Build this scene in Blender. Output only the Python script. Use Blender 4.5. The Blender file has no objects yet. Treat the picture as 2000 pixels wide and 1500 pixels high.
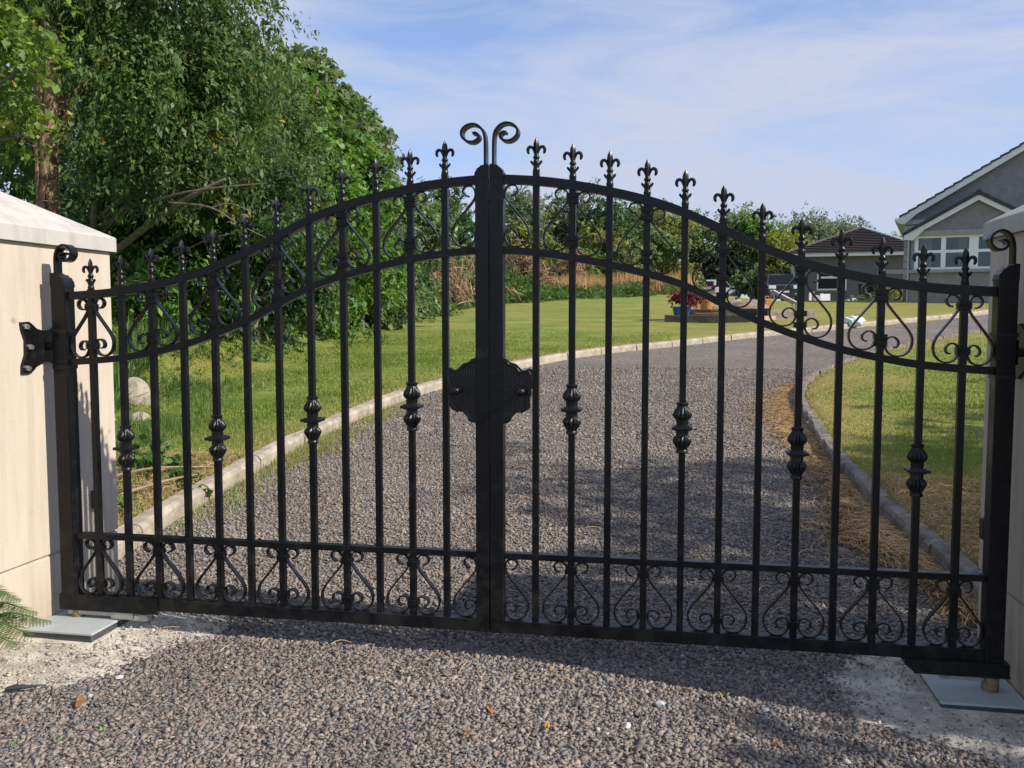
import bpy, bmesh, math, random
import numpy as np
from mathutils import Vector, Matrix, Euler

random.seed(7)
rng = np.random.default_rng(7)
scene = bpy.context.scene
COL = scene.collection
R = math.radians

# ------------------------------------------------------------------ camera
CAM = (0.6914, -3.3685, 1.2561)
YAW, PITCH, ROLL, FPX = 0.1789, -0.0728, -0.0010, 1782.9
cam_d = bpy.data.cameras.new('camera')
cam_d.sensor_width = 36.0
cam_d.lens = FPX / 2000 * 36.0
cam_d.clip_start = 0.05
cam_d.clip_end = 3000
cam_o = bpy.data.objects.new('camera', cam_d)
cam_o.location = CAM
cam_o.rotation_euler = Euler((math.pi / 2 + PITCH, 0, YAW), 'XYZ')
COL.objects.link(cam_o)
scene.camera = cam_o

# ------------------------------------------------------------------ light and sky
SUN_DIR = Vector((1.0, -0.25, 0.765)).normalized()
SUN_EL = math.asin(SUN_DIR.z)
SUN_AZ = math.atan2(SUN_DIR.x, SUN_DIR.y)
sl = bpy.data.lights.new('sun', 'SUN')
sl.energy = 4.6
sl.angle = R(0.55)
sl.color = (1.0, 0.93, 0.82)
so = bpy.data.objects.new('sun', sl)
so.rotation_euler = (-SUN_DIR).to_track_quat('-Z', 'Y').to_euler()
so.location = (20, -8, 25)
COL.objects.link(so)

world = bpy.data.worlds.new('World')
scene.world = world
world.use_nodes = True
wn = world.node_tree
wn.nodes.clear()


def N(nt, typ, **kw):
    n = nt.nodes.new(typ)
    for k, v in kw.items():
        if k.startswith('i_'):
            key = k[2:]
            key = int(key) if key.isdigit() else key.replace('_', ' ')
            n.inputs[key].default_value = v
        else:
            setattr(n, k, v)
    return n


def ramp(nt, stops, interp='LINEAR'):
    n = nt.nodes.new('ShaderNodeValToRGB')
    cr = n.color_ramp
    cr.interpolation = interp
    while len(cr.elements) < len(stops):
        cr.elements.new(0.5)
    for e, (p, c) in zip(cr.elements, stops):
        e.position = p
        e.color = (*c, 1) if len(c) == 3 else c
    return n


sky = N(wn, 'ShaderNodeTexSky', sky_type='NISHITA', sun_disc=False, sun_elevation=SUN_EL,
        sun_rotation=SUN_AZ, air_density=1.0, dust_density=0.6, ozone_density=2.0, altitude=50)
tc = N(wn, 'ShaderNodeTexCoord')
mp = N(wn, 'ShaderNodeMapping')
mp.inputs['Scale'].default_value = (0.9, 1.2, 3.6)
mp.inputs['Rotation'].default_value = (0.15, 0.38, 0.5)
n1 = N(wn, 'ShaderNodeTexNoise', i_Scale=1.7, i_Detail=7.0, i_Roughness=0.52, i_Distortion=0.35)
n2 = N(wn, 'ShaderNodeTexNoise', i_Scale=5.0, i_Detail=9.0, i_Roughness=0.60, i_Distortion=0.9)
L = wn.links.new
L(tc.outputs['Generated'], mp.inputs['Vector'])
L(mp.outputs[0], n1.inputs['Vector'])
L(mp.outputs[0], n2.inputs['Vector'])
cadd = N(wn, 'ShaderNodeMath', operation='MULTIPLY_ADD', i_1=0.62)
L(n2.outputs['Fac'], cadd.inputs[0])
L(n1.outputs['Fac'], cadd.inputs[2])
cr = ramp(wn, [(0.66, (0.20,) * 3), (0.79, (0.58,) * 3), (0.95, (1.0,) * 3)])
L(cadd.outputs[0], cr.inputs[0])
tint = N(wn, 'ShaderNodeMix', data_type='RGBA', blend_type='MIX', clamp_factor=True)
tint.inputs['A'].default_value = (1, 1, 1, 1)
L(cr.outputs['Color'], tint.inputs['Factor'])
lift = N(wn, 'ShaderNodeMix', data_type='RGBA', blend_type='MULTIPLY')
lift.inputs['Factor'].default_value = 1.0
lift.inputs['B'].default_value = (1.45, 1.55, 1.95, 1)
L(sky.outputs[0], lift.inputs['A'])
L(lift.outputs['Result'], tint.inputs['A'])
tint.inputs['B'].default_value = (5.9, 6.6, 8.3, 1)     # thin high cloud lit by the sun
bg = N(wn, 'ShaderNodeBackground', i_Strength=0.073)
L(tint.outputs['Result'], bg.inputs['Color'])
wo = N(wn, 'ShaderNodeOutputWorld')
L(bg.outputs[0], wo.inputs['Surface'])

scene.view_settings.view_transform = 'Standard'
scene.view_settings.look = 'None'
scene.view_settings.exposure = 0.42
scene.view_settings.gamma = 1.0
scene.view_settings.use_curve_mapping = False


# ------------------------------------------------------------------ helpers
def at(px, py, depth):
    """world point surveyed from the photograph at a given distance along the view axis"""
    cy, sy, cp, sp = math.cos(YAW), math.sin(YAW), math.cos(PITCH), math.sin(PITCH)
    f = Vector((-sy * cp, cy * cp, sp))
    r = Vector((cy, sy, 0))
    u = r.cross(f)
    return Vector(CAM) + (f + r * ((px - 1000) / FPX) - u * ((py - 750) / FPX)) * depth


def GZ(x, y):
    """height of the made ground: flat apron, then a drive rising to a terrace"""
    x = np.asarray(x, float)
    y = np.asarray(y, float)
    r = .062 * .5 * ((y - .4) + np.sqrt((y - .4) ** 2 + .3))
    t = np.clip((x - 1.5) / 3.5, 0, 1)
    t = t * t * (3 - 2 * t)
    over = .5 * ((y - 30.) + np.sqrt((y - 30.) ** 2 + 4))
    z = -0.06 - 0.012 * np.clip(x, -4, 4) * np.exp(-(np.maximum(y, 0) / 5) ** 2) + r - .046 * over * t
    def ss(v):
        v = np.clip(v, 0, 1)
        return v * v * (3 - 2 * v)
    # grassy bank under the trees on the left
    bank_ = 0.90 * ss((-x - 4.5 - 0.10 * np.maximum(y - 6, 0)) / 2.8) * ss((y - 1.6) / 3.4) * ss((19 - y) / 7)
    return .5 * ((z + 2.28) - np.sqrt((z - 2.28) ** 2 + .02)) + bank_


def gz(x, y):
    return float(GZ(x, y))


def hit(px, py):
    """where the sight line through a surveyed image point meets the made ground"""
    d0 = np.linspace(2, 60, 4000)
    a_, b_ = at(px, py, 0.0), at(px, py, 1.0)
    P = np.array(a_)[None] + d0[:, None] * np.array(b_ - a_)[None]
    under = P[:, 2] < GZ(P[:, 0], P[:, 1])
    i = int(np.argmax(under)) if under.any() else len(d0) - 1
    return Vector(P[i]), float(d0[i])


def link(o, parent=None):
    COL.objects.link(o)
    if parent is not None:
        o.parent = parent
    return o


def tag(o, label=None, cat=None, group=None, kind=None):
    if label:
        o['label'] = label
    if cat:
        o['category'] = cat
    if group:
        o['group'] = group
    if kind:
        o['kind'] = kind
    return o


def thing(name, label, cat, loc=(0, 0, 0), rz=0.0, group=None):
    o = bpy.data.objects.new(name, None)
    o.empty_display_size = 0.2
    o.location = loc
    o.rotation_euler = (0, 0, rz)
    link(o)
    return tag(o, label, cat, group)


def np_mesh(name, V, F, mat=None, smooth=False, attrs=None):
    """V (n,3), F (m,k) uniform faces, attrs {name: per-face floats}"""
    V = np.ascontiguousarray(V, np.float32)
    F = np.ascontiguousarray(F, np.int32)
    m, k = F.shape
    me = bpy.data.meshes.new(name)
    me.vertices.add(len(V))
    me.vertices.foreach_set('co', V.ravel())
    me.loops.add(m * k)
    me.loops.foreach_set('vertex_index', F.ravel())
    me.polygons.add(m)
    me.polygons.foreach_set('loop_start', np.arange(0, m * k, k, dtype=np.int32))
    me.polygons.foreach_set('loop_total', np.full(m, k, np.int32))
    if smooth:
        me.polygons.foreach_set('use_smooth', np.ones(m, bool))
    for a, val in (attrs or {}).items():
        val = np.ascontiguousarray(val, np.float32)
        dom = 'FACE' if len(val) == m else 'POINT'
        at_ = me.attributes.new(a, 'FLOAT', dom)
        at_.data.foreach_set('value', val)
    me.update(calc_edges=True)
    me.validate()
    if mat:
        me.materials.append(mat)
    return me


def add_mesh(name, me, parent=None, loc=None, rot=None, scale=None):
    o = bpy.data.objects.new(name, me)
    if loc is not None:
        o.location = loc
    if rot is not None:
        o.rotation_euler = rot
    if scale is not None:
        o.scale = scale
    return link(o, parent)


class MB:
    """collects boxes, prisms, tubes; build() links them as ONE mesh object"""

    def __init__(s):
        s.bm = bmesh.new()

    def box(s, x0, x1, y0, y1, z0, z1, bevel=0.0):
        vs = [s.bm.verts.new((x, y, z)) for z in (z0, z1) for y in (y0, y1) for x in (x0, x1)]
        fs = [s.bm.faces.new([vs[i] for i in q]) for q in
              ((0, 2, 3, 1), (4, 5, 7, 6), (0, 1, 5, 4), (2, 6, 7, 3), (0, 4, 6, 2), (1, 3, 7, 5))]
        if bevel > 0:
            es = list({e for f in fs for e in f.edges})
            bmesh.ops.bevel(s.bm, geom=es, offset=bevel, segments=2, affect='EDGES', profile=0.6)
        return s

    def prism(s, pts, axis, a, b):
        """extrude a 2D outline along an axis: 'y' -> pts are (x,z); 'x' -> (y,z); 'z' -> (x,y)"""
        def P(p, t):
            return {'y': (p[0], t, p[1]), 'x': (t, p[0], p[1]), 'z': (p[0], p[1], t)}[axis]
        A = [s.bm.verts.new(P(p, a)) for p in pts]
        B = [s.bm.verts.new(P(p, b)) for p in pts]
        n = len(pts)
        s.bm.faces.new(A)
        s.bm.faces.new(B[::-1])
        for i in range(n):
            s.bm.faces.new((A[i], B[i], B[(i + 1) % n], A[(i + 1) % n]))
        return s

    def rings(s, rings, cap=True):
        R_ = [[s.bm.verts.new(p) for p in r] for r in rings]
        n = len(R_[0])
        for a, b in zip(R_, R_[1:]):
            for i in range(n):
                s.bm.faces.new((a[i], a[(i + 1) % n], b[(i + 1) % n], b[i]))
        if cap:
            s.bm.faces.new(R_[0][::-1])
            s.bm.faces.new(R_[-1])
        return s

    def tube(s, pts, radii, sides=8, cap=True):
        pts = [Vector(p) for p in pts]
        if not hasattr(radii, '__len__'):
            radii = [radii] * len(pts)
        rr = []
        up = Vector((0.13, 0.21, 1)).normalized()
        prev = None
        for i, p in enumerate(pts):
            d = (pts[min(i + 1, len(pts) - 1)] - pts[max(i - 1, 0)]).normalized()
            if prev is None:
                a = d.cross(up if abs(d.dot(up)) < .9 else Vector((1, 0, 0))).normalized()
            else:
                a = (prev - d * prev.dot(d)).normalized()
            prev = a
            b = d.cross(a)
            rr.append([p + (a * math.cos(t) + b * math.sin(t)) * radii[i]
                       for t in (2 * math.pi * k / sides for k in range(sides))])
        return s.rings(rr, cap)

    def strip(s, pts, th, y0, y1):
        """flat bar bent in the XZ plane: centre line pts (x,z), thickness th, depth y0..y1"""
        n = len(pts)
        A = []
        for i, (x, z) in enumerate(pts):
            x0, z0 = pts[max(i - 1, 0)]
            x1, z1 = pts[min(i + 1, n - 1)]
            dx, dz = x1 - x0, z1 - z0
            l = math.hypot(dx, dz) or 1
            nx, nz = -dz / l * th / 2, dx / l * th / 2
            A.append([(x + nx, y0, z + nz), (x - nx, y0, z - nz), (x - nx, y1, z - nz), (x + nx, y1, z + nz)])
        return s.rings(A)

    def sphere(s, c, r, seg=10, ring=7):
        if not hasattr(r, '__len__'):
            r = (r, r, r)
        m = Matrix.Translation(c) @ Matrix.Diagonal((*r, 1))
        bmesh.ops.create_uvsphere(s.bm, u_segments=seg, v_segments=ring, radius=1, matrix=m)
        return s

    def mesh(s, name, mat, smooth=False, angle=35):
        bmesh.ops.recalc_face_normals(s.bm, faces=s.bm.faces)
        me = bpy.data.meshes.new(name)
        s.bm.to_mesh(me)
        s.bm.free()
        if mat:
            me.materials.append(mat)
        if smooth:
            me.polygons.foreach_set('use_smooth', np.ones(len(me.polygons), bool))
            try:
                me.set_sharp_from_angle(angle=R(angle))
            except Exception:
                pass
        return me

    def build(s, name, mat, parent=None, smooth=False, loc=None, rot=None, angle=35):
        return add_mesh(name, s.mesh(name, mat, smooth, angle), parent, loc, rot)


def spline(pts, n):
    """Catmull-Rom through 2D or 3D points"""
    P = [Vector(p) for p in pts]
    P = [P[0] * 2 - P[1]] + P + [P[-1] * 2 - P[-2]]
    out = []
    segs = len(P) - 3
    for i in range(segs):
        for k in range(n):
            t = k / n
            a, b, c, d = P[i:i + 4]
            out.append(0.5 * ((2 * b) + (c - a) * t + (2 * a - 5 * b + 4 * c - d) * t * t + (3 * b - a - 3 * c + d) * t ** 3))
    out.append(P[-2])
    return out


# ------------------------------------------------------------------ materials
def new_mat(name):
    m = bpy.data.materials.new(name)
    m.use_nodes = True
    nt = m.node_tree
    b = nt.nodes['Principled BSDF']
    return m, nt, b


def plain(name, col, rough=0.6, metal=0.0, spec=0.5, noise=0.0, nscale=20.0, bump=0.0, bscale=60.0, coat=0.0):
    m, nt, b = new_mat(name)
    b.inputs['Base Color'].default_value = (*col, 1)
    b.inputs['Roughness'].default_value = rough
    b.inputs['Metallic'].default_value = metal
    b.inputs['Specular IOR Level'].default_value = spec
    b.inputs['Coat Weight'].default_value = coat
    b.inputs['Coat Roughness'].default_value = 0.12
    tcn = N(nt, 'ShaderNodeTexCoord')
    if noise > 0:
        nz = N(nt, 'ShaderNodeTexNoise', i_Scale=nscale, i_Detail=6.0, i_Roughness=0.62)
        nt.links.new(tcn.outputs['Object'], nz.inputs['Vector'])
        lo = tuple(max(0, c * (1 - noise)) for c in col)
        hi = tuple(min(1, c * (1 + noise)) for c in col)
        rp = ramp(nt, [(0.3, lo), (0.7, hi)])
        nt.links.new(nz.outputs['Fac'], rp.inputs[0])
        nt.links.new(rp.outputs[0], b.inputs['Base Color'])
    if bump > 0:
        nb = N(nt, 'ShaderNodeTexNoise', i_Scale=bscale, i_Detail=5.0, i_Roughness=0.6)
        nt.links.new(tcn.outputs['Object'], nb.inputs['Vector'])
        bp = N(nt, 'ShaderNodeBump', i_Strength=bump, i_Distance=0.01)
        nt.links.new(nb.outputs['Fac'], bp.inputs['Height'])
        nt.links.new(bp.outputs[0], b.inputs['Normal'])
    return m


M = {}
def gate_paint(name, col, rough, spec):
    """black gate paint with a film of road dust and uneven gloss"""
    m, nt, b = new_mat(name)
    g = N(nt, 'ShaderNodeNewGeometry')
    nz = N(nt, 'ShaderNodeTexNoise', i_Scale=14.0, i_Detail=8.0, i_Roughness=0.7)
    nt.links.new(g.outputs['Position'], nz.inputs['Vector'])
    sp = N(nt, 'ShaderNodeSeparateXYZ')
    nt.links.new(g.outputs['Position'], sp.inputs[0])
    low = N(nt, 'ShaderNodeMapRange', i_1=0.0, i_2=0.6, i_3=0.16, i_4=0.0)
    nt.links.new(sp.outputs['Z'], low.inputs[0])
    ad = N(nt, 'ShaderNodeMath', operation='ADD')
    nt.links.new(nz.outputs['Fac'], ad.inputs[0])
    nt.links.new(low.outputs[0], ad.inputs[1])
    dr = ramp(nt, [(0.56, (0, 0, 0)), (0.86, (0.55,) * 3)])
    nt.links.new(ad.outputs[0], dr.inputs[0])
    mx = N(nt, 'ShaderNodeMix', data_type='RGBA', blend_type='MIX')
    nt.links.new(dr.outputs[0], mx.inputs['Factor'])
    mx.inputs['A'].default_value = (*col, 1)
    mx.inputs['B'].default_value = (0.040, 0.036, 0.031, 1)
    nt.links.new(mx.outputs['Result'], b.inputs['Base Color'])
    rr = N(nt, 'ShaderNodeMapRange', i_1=0.35, i_2=0.75, i_3=rough, i_4=rough + 0.26)
    nt.links.new(ad.outputs[0], rr.inputs[0])
    nt.links.new(rr.outputs[0], b.inputs['Roughness'])
    b.inputs['Specular IOR Level'].default_value = spec
    nb = N(nt, 'ShaderNodeTexNoise', i_Scale=95.0, i_Detail=3.0)
    nt.links.new(g.outputs['Position'], nb.inputs['Vector'])
    bp = N(nt, 'ShaderNodeBump', i_Strength=0.10, i_Distance=0.004)
    nt.links.new(nb.outputs['Fac'], bp.inputs['Height'])
    nt.links.new(bp.outputs[0], b.inputs['Normal'])
    return m


M['black_paint'] = gate_paint('black_paint', (0.0040, 0.0045, 0.0060), 0.22, 0.26)
M['cast_black'] = gate_paint('cast_black', (0.0050, 0.0055, 0.0070), 0.26, 0.34)
M['galv'] = plain('galvanised_steel', (0.42, 0.42, 0.39), 0.45, metal=0.55, noise=0.25, nscale=18)
M['rust_ring'] = plain('rusty_steel', (0.24, 0.18, 0.11), 0.6, metal=0.2, noise=0.5, nscale=40)
M['pad_lid'] = plain('grey_cover_plate', (0.36, 0.39, 0.40), 0.5, noise=0.10, nscale=9, bump=0.03)
M['pad_box'] = plain('dark_box_steel', (0.05, 0.055, 0.06), 0.5, noise=0.3, nscale=30)
M['ladder_metal'] = plain('dull_aluminium', (0.24, 0.24, 0.25), 0.55, metal=0.3, noise=0.2, nscale=12)
M['bolt_zinc'] = plain('zinc_bolt', (0.45, 0.46, 0.46), 0.3, metal=0.8)
M['white_upvc'] = plain('white_upvc', (0.78, 0.80, 0.80), 0.35)
M['pale_board'] = plain('pale_bargeboard', (0.68, 0.70, 0.71), 0.45, noise=0.06, nscale=3)
M['house_render'] = plain('grey_render', (0.215, 0.215, 0.225), 0.95, noise=0.18, nscale=6, bump=0.9, bscale=45)
M['house_base'] = plain('house_plinth_render', (0.20, 0.20, 0.20), 0.9, noise=0.12, nscale=7)
M['quoin'] = plain('grey_quoin', (0.40, 0.43, 0.46), 0.85, noise=0.12, nscale=9)
M['sill'] = plain('concrete_sill', (0.30, 0.29, 0.27), 0.85, noise=0.15, nscale=8)
M['tile'] = plain('dark_roof_tile', (0.060, 0.048, 0.050), 0.75, noise=0.35, nscale=5, bump=0.3, bscale=20)
M['tile_slate'] = plain('charcoal_roof_tile', (0.042, 0.038, 0.042), 0.75, noise=0.3, nscale=5, bump=0.3, bscale=20)
M['garage_wall'] = plain('garage_render', (0.135, 0.131, 0.138), 0.95, noise=0.10, nscale=3, bump=0.4, bscale=30)
M['curtain'] = plain('curtain', (0.45, 0.42, 0.30), 0.9, noise=0.15, nscale=30)
M['dark_room'] = plain('dark_room', (0.045, 0.042, 0.04), 0.9)
M['suv_paint'] = plain('dark_blue_car_paint', (0.018, 0.026, 0.046), 0.3, spec=0.45, coat=0.6)
M['silver_paint'] = plain('silver_car_paint', (0.48, 0.48, 0.50), 0.3, metal=0.35, coat=0.7)
M['tyre'] = plain('tyre_rubber', (0.02, 0.02, 0.02), 0.85)
M['chrome'] = plain('alloy', (0.6, 0.6, 0.62), 0.25, metal=0.9)
M['headlight'] = plain('headlight_lens', (0.70, 0.75, 0.78), 0.2)
M['red_lens'] = plain('red_lens', (0.45, 0.02, 0.03), 0.2)
M['plate'] = plain('number_plate', (0.62, 0.62, 0.60), 0.5)
M['black_plastic'] = plain('black_plastic', (0.022, 0.023, 0.025), 0.55)
M['sleeper_dark'] = plain('dark_timber_sleeper', (0.05, 0.042, 0.034), 0.85, noise=0.45, nscale=9, bump=0.5, bscale=25)
M['sleeper_grey'] = plain('weathered_timber_sleeper', (0.23, 0.19, 0.15), 0.85, noise=0.4, nscale=9, bump=0.5, bscale=25)
M['log_end'] = plain('cut_timber_end', (0.40, 0.29, 0.20), 0.85, noise=0.25, nscale=18)
M['terracotta'] = plain('orange_glazed_pot', (0.46, 0.19, 0.06), 0.4, noise=0.2, nscale=8)
M['blue_pot'] = plain('blue_glazed_pot', (0.015, 0.085, 0.36), 0.25, noise=0.3, nscale=6, coat=0.5)
M['red_tray'] = plain('brick_red_trough', (0.16, 0.055, 0.042), 0.8)
M['soil'] = plain('dry_soil', (0.24, 0.175, 0.13), 0.95, noise=0.35, nscale=9, bump=0.8, bscale=25)
M['orange_plastic'] = plain('orange_plastic', (0.46, 0.22, 0.08), 0.45)
M['white_sheet'] = plain('white_sheet', (0.78, 0.79, 0.80), 0.5)
M['white_stone'] = plain('white_stone', (0.46, 0.45, 0.44), 0.8, noise=0.2, nscale=12)
M['green_ink'] = plain('green_print', (0.05, 0.42, 0.18), 0.6)
M['bag'] = plain('white_sack', (0.66, 0.71, 0.72), 0.5, noise=0.08, nscale=6)
M['boulder'] = plain('pale_boulder', (0.30, 0.26, 0.20), 0.9, noise=0.35, nscale=6, bump=0.8, bscale=14)
M['kerb_conc'] = plain('concrete_kerb', (0.345, 0.295, 0.23), 0.9, noise=0.38, nscale=8, bump=0.7, bscale=45)
M['kerb_dark'] = plain('weathered_kerb', (0.175, 0.150, 0.120), 0.95, noise=0.55, nscale=9, bump=0.9, bscale=40)
M['bark'] = plain('red_brown_bark', (0.20, 0.13, 0.08), 0.95, noise=0.85, nscale=7, bump=1.0, bscale=14)
M['bark_grey'] = plain('grey_bark', (0.13, 0.11, 0.085), 0.95, noise=0.5, nscale=10, bump=0.8, bscale=18)
M['twig'] = plain('dead_twig', (0.26, 0.185, 0.12), 0.9, noise=0.3, nscale=20)
M['ochre_leaf'] = plain('ochre_leaf', (0.55, 0.27, 0.045), 0.6, noise=0.2, nscale=60)
M['brown_leaf'] = plain('brown_leaf', (0.27, 0.13, 0.05), 0.7, noise=0.3, nscale=60)
M['green_sprig'] = plain('green_sprig', (0.12, 0.26, 0.04), 0.6)
M['dark_debris'] = plain('dark_debris', (0.035, 0.037, 0.04), 0.8, noise=0.4, nscale=20)


def glass_mat():
    m, nt, b = new_mat('window_glass')
    out = nt.nodes['Material Output']
    tr = N(nt, 'ShaderNodeBsdfTransparent')
    tr.inputs[0].default_value = (0.75, 0.8, 0.8, 1)
    gl = N(nt, 'ShaderNodeBsdfGlossy', i_Roughness=0.02)
    gl.inputs[0].default_value = (0.9, 0.95, 1, 1)
    fr = N(nt, 'ShaderNodeFresnel', i_IOR=1.6)
    ad = N(nt, 'ShaderNodeMath', operation='MULTIPLY_ADD', i_1=0.7, i_2=0.02)
    nt.links.new(fr.outputs[0], ad.inputs[0])
    mx = N(nt, 'ShaderNodeMixShader')
    nt.links.new(ad.outputs[0], mx.inputs[0])
    nt.links.new(tr.outputs[0], mx.inputs[1])
    nt.links.new(gl.outputs[0], mx.inputs[2])
    nt.links.new(mx.outputs[0], out.inputs['Surface'])
    return m


M['glass'] = glass_mat()
M['car_glass'] = plain('car_glass', (0.008, 0.010, 0.013), 0.10, spec=0.16)


def pillar_mat(name, lo, hi, streak=0.5):
    m, nt, b = new_mat(name)
    tcn = N(nt, 'ShaderNodeTexCoord')
    mpn = N(nt, 'ShaderNodeMapping')
    mpn.inputs['Scale'].default_value = (3, 3, 0.55)
    nt.links.new(tcn.outputs['Object'], mpn.inputs[0])
    nz = N(nt, 'ShaderNodeTexNoise', i_Scale=3.5, i_Detail=9.0, i_Roughness=0.7)
    nt.links.new(mpn.outputs[0], nz.inputs['Vector'])
    rp = ramp(nt, [(0.32, lo), (0.52, hi), (0.75, tuple(min(1, c * 1.06) for c in hi))])
    nt.links.new(nz.outputs['Fac'], rp.inputs[0])
    sp = N(nt, 'ShaderNodeTexNoise', i_Scale=9.0, i_Detail=2.0)
    nt.links.new(tcn.outputs['Object'], sp.inputs['Vector'])
    sr = ramp(nt, [(0.24, (0.62, 0.56, 0.48)), (0.31, (1, 1, 1))])
    nt.links.new(sp.outputs['Fac'], sr.inputs[0])
    mu = N(nt, 'ShaderNodeMix', data_type='RGBA', blend_type='MULTIPLY')
    mu.inputs['Factor'].default_value = 0.7
    nt.links.new(rp.outputs[0], mu.inputs['A'])
    nt.links.new(sr.outputs[0], mu.inputs['B'])
    # rain streaks and splash-back grime at the foot
    g = N(nt, 'ShaderNodeNewGeometry')
    ms = N(nt, 'ShaderNodeMapping')
    ms.inputs['Scale'].default_value = (11, 11, 0.5)
    nt.links.new(g.outputs['Position'], ms.inputs[0])
    st = N(nt, 'ShaderNodeTexNoise', i_Scale=1.0, i_Detail=5.0, i_Roughness=0.6)
    nt.links.new(ms.outputs[0], st.inputs['Vector'])
    sz = N(nt, 'ShaderNodeSeparateXYZ')
    nt.links.new(g.outputs['Position'], sz.inputs[0])
    lo_ = N(nt, 'ShaderNodeMapRange', i_1=0.0, i_2=0.22, i_3=0.30, i_4=0.0)
    nt.links.new(sz.outputs['Z'], lo_.inputs[0])
    sa = N(nt, 'ShaderNodeMath', operation='ADD')
    nt.links.new(st.outputs['Fac'], sa.inputs[0])
    nt.links.new(lo_.outputs[0], sa.inputs[1])
    gr = ramp(nt, [(0.52, (1, 1, 1)), (0.74, (0.80, 0.78, 0.74)), (0.95, (0.60, 0.57, 0.50))])
    nt.links.new(sa.outputs[0], gr.inputs[0])
    m2 = N(nt, 'ShaderNodeMix', data_type='RGBA', blend_type='MULTIPLY')
    m2.inputs['Factor'].default_value = 0.85
    nt.links.new(mu.outputs['Result'], m2.inputs['A'])
    nt.links.new(gr.outputs[0], m2.inputs['B'])
    nt.links.new(m2.outputs['Result'], b.inputs['Base Color'])
    b.inputs['Roughness'].default_value = 0.92
    b.inputs['Specular IOR Level'].default_value = 0.2
    mb = N(nt, 'ShaderNodeMapping')
    mb.inputs['Scale'].default_value = (1, 0.45, 2.4)
    nt.links.new(tcn.outputs['Object'], mb.inputs[0])
    nb = N(nt, 'ShaderNodeTexNoise', i_Scale=55.0, i_Detail=8.0, i_Roughness=0.75)
    nt.links.new(mb.outputs[0], nb.inputs['Vector'])
    bp = N(nt, 'ShaderNodeBump', i_Strength=0.26, i_Distance=0.005)
    nt.links.new(nb.outputs['Fac'], bp.inputs['Height'])
    nt.links.new(bp.outputs[0], b.inputs['Normal'])
    return m


M['pillar'] = pillar_mat('cream_render', (0.48, 0.41, 0.33), (0.54, 0.468, 0.385))
M['capstone'] = pillar_mat('pale_capstone', (0.36, 0.345, 0.315), (0.46, 0.44, 0.40))


def attr_mat(name, stops, rough=0.85, transl=0.0, spec=0.3, attr='rnd', noise=0.25, nscale=0.6, bump=0.0):
    """colour picked per piece from the face attribute, with large-scale variation"""
    m, nt, b = new_mat(name)
    a = N(nt, 'ShaderNodeAttribute', attribute_name=attr)
    rp = ramp(nt, stops)
    nt.links.new(a.outputs['Fac'], rp.inputs[0])
    col = rp.outputs[0]
    if noise > 0:
        tcn = N(nt, 'ShaderNodeTexCoord')
        nz = N(nt, 'ShaderNodeTexNoise', i_Scale=nscale, i_Detail=3.0)
        nt.links.new(tcn.outputs['Object'], nz.inputs['Vector'])
        vr = ramp(nt, [(0.3, (1 - noise,) * 3), (0.7, (1 + noise,) * 3)])
        nt.links.new(nz.outputs['Fac'], vr.inputs[0])
        mu = N(nt, 'ShaderNodeMix', data_type='RGBA', blend_type='MULTIPLY')
        mu.inputs['Factor'].default_value = 1.0
        nt.links.new(col, mu.inputs['A'])
        nt.links.new(vr.outputs[0], mu.inputs['B'])
        col = mu.outputs['Result']
    nt.links.new(col, b.inputs['Base Color'])
    b.inputs['Roughness'].default_value = rough
    b.inputs['Specular IOR Level'].default_value = spec
    if transl > 0:
        out = nt.nodes['Material Output']
        tl = N(nt, 'ShaderNodeBsdfTranslucent')
        hs = N(nt, 'ShaderNodeHueSaturation', i_Hue=0.48, i_Saturation=1.1, i_Value=1.5)
        nt.links.new(col, hs.inputs['Color'])
        nt.links.new(hs.outputs[0], tl.inputs[0])
        mx = N(nt, 'ShaderNodeMixShader', i_0=transl)
        nt.links.new(b.outputs[0], mx.inputs[1])
        nt.links.new(tl.outputs[0], mx.inputs[2])
        nt.links.new(mx.outputs[0], out.inputs['Surface'])
    return m


def leafm(name, lo, mid, hi, odd=None, rough=0.5):
    st = [(0.0, lo), (0.5, mid), (0.93, hi)]
    if odd:
        st.append((0.985, odd))
    return attr_mat(name, st, rough=rough, transl=0.40, spec=0.40, noise=0.3, nscale=0.9)


M['leaf_willow'] = leafm('leaf_willow', (0.044, 0.087, 0.026), (0.087, 0.152, 0.041), (0.175, 0.240, 0.065), (0.435, 0.291, 0.044))
M['leaf_dark'] = leafm('leaf_dark', (0.028, 0.067, 0.026), (0.058, 0.118, 0.038), (0.112, 0.198, 0.055))
M['leaf_bright'] = leafm('leaf_bright', (0.056, 0.134, 0.025), (0.105, 0.218, 0.040), (0.198, 0.317, 0.064))
M['leaf_oak'] = leafm('leaf_oak', (0.068, 0.135, 0.024), (0.142, 0.223, 0.041), (0.257, 0.338, 0.068), (0.405, 0.270, 0.054))
M['leaf_grey'] = leafm('leaf_grey', (0.092, 0.131, 0.077), (0.163, 0.209, 0.120), (0.274, 0.319, 0.182))
M['leaf_olive'] = leafm('leaf_olive', (0.105, 0.131, 0.044), (0.185, 0.220, 0.066), (0.334, 0.334, 0.105), (0.439, 0.281, 0.088))
M['leaf_far'] = leafm('leaf_far', (0.082, 0.136, 0.058), (0.146, 0.219, 0.082), (0.274, 0.347, 0.128))
M['leaf_yellow'] = leafm('leaf_yellow', (0.121, 0.162, 0.027), (0.230, 0.270, 0.047), (0.378, 0.378, 0.081))
M['leaf_yew'] = leafm('leaf_yew', (0.010, 0.018, 0.010), (0.018, 0.030, 0.015), (0.035, 0.055, 0.025))
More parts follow.
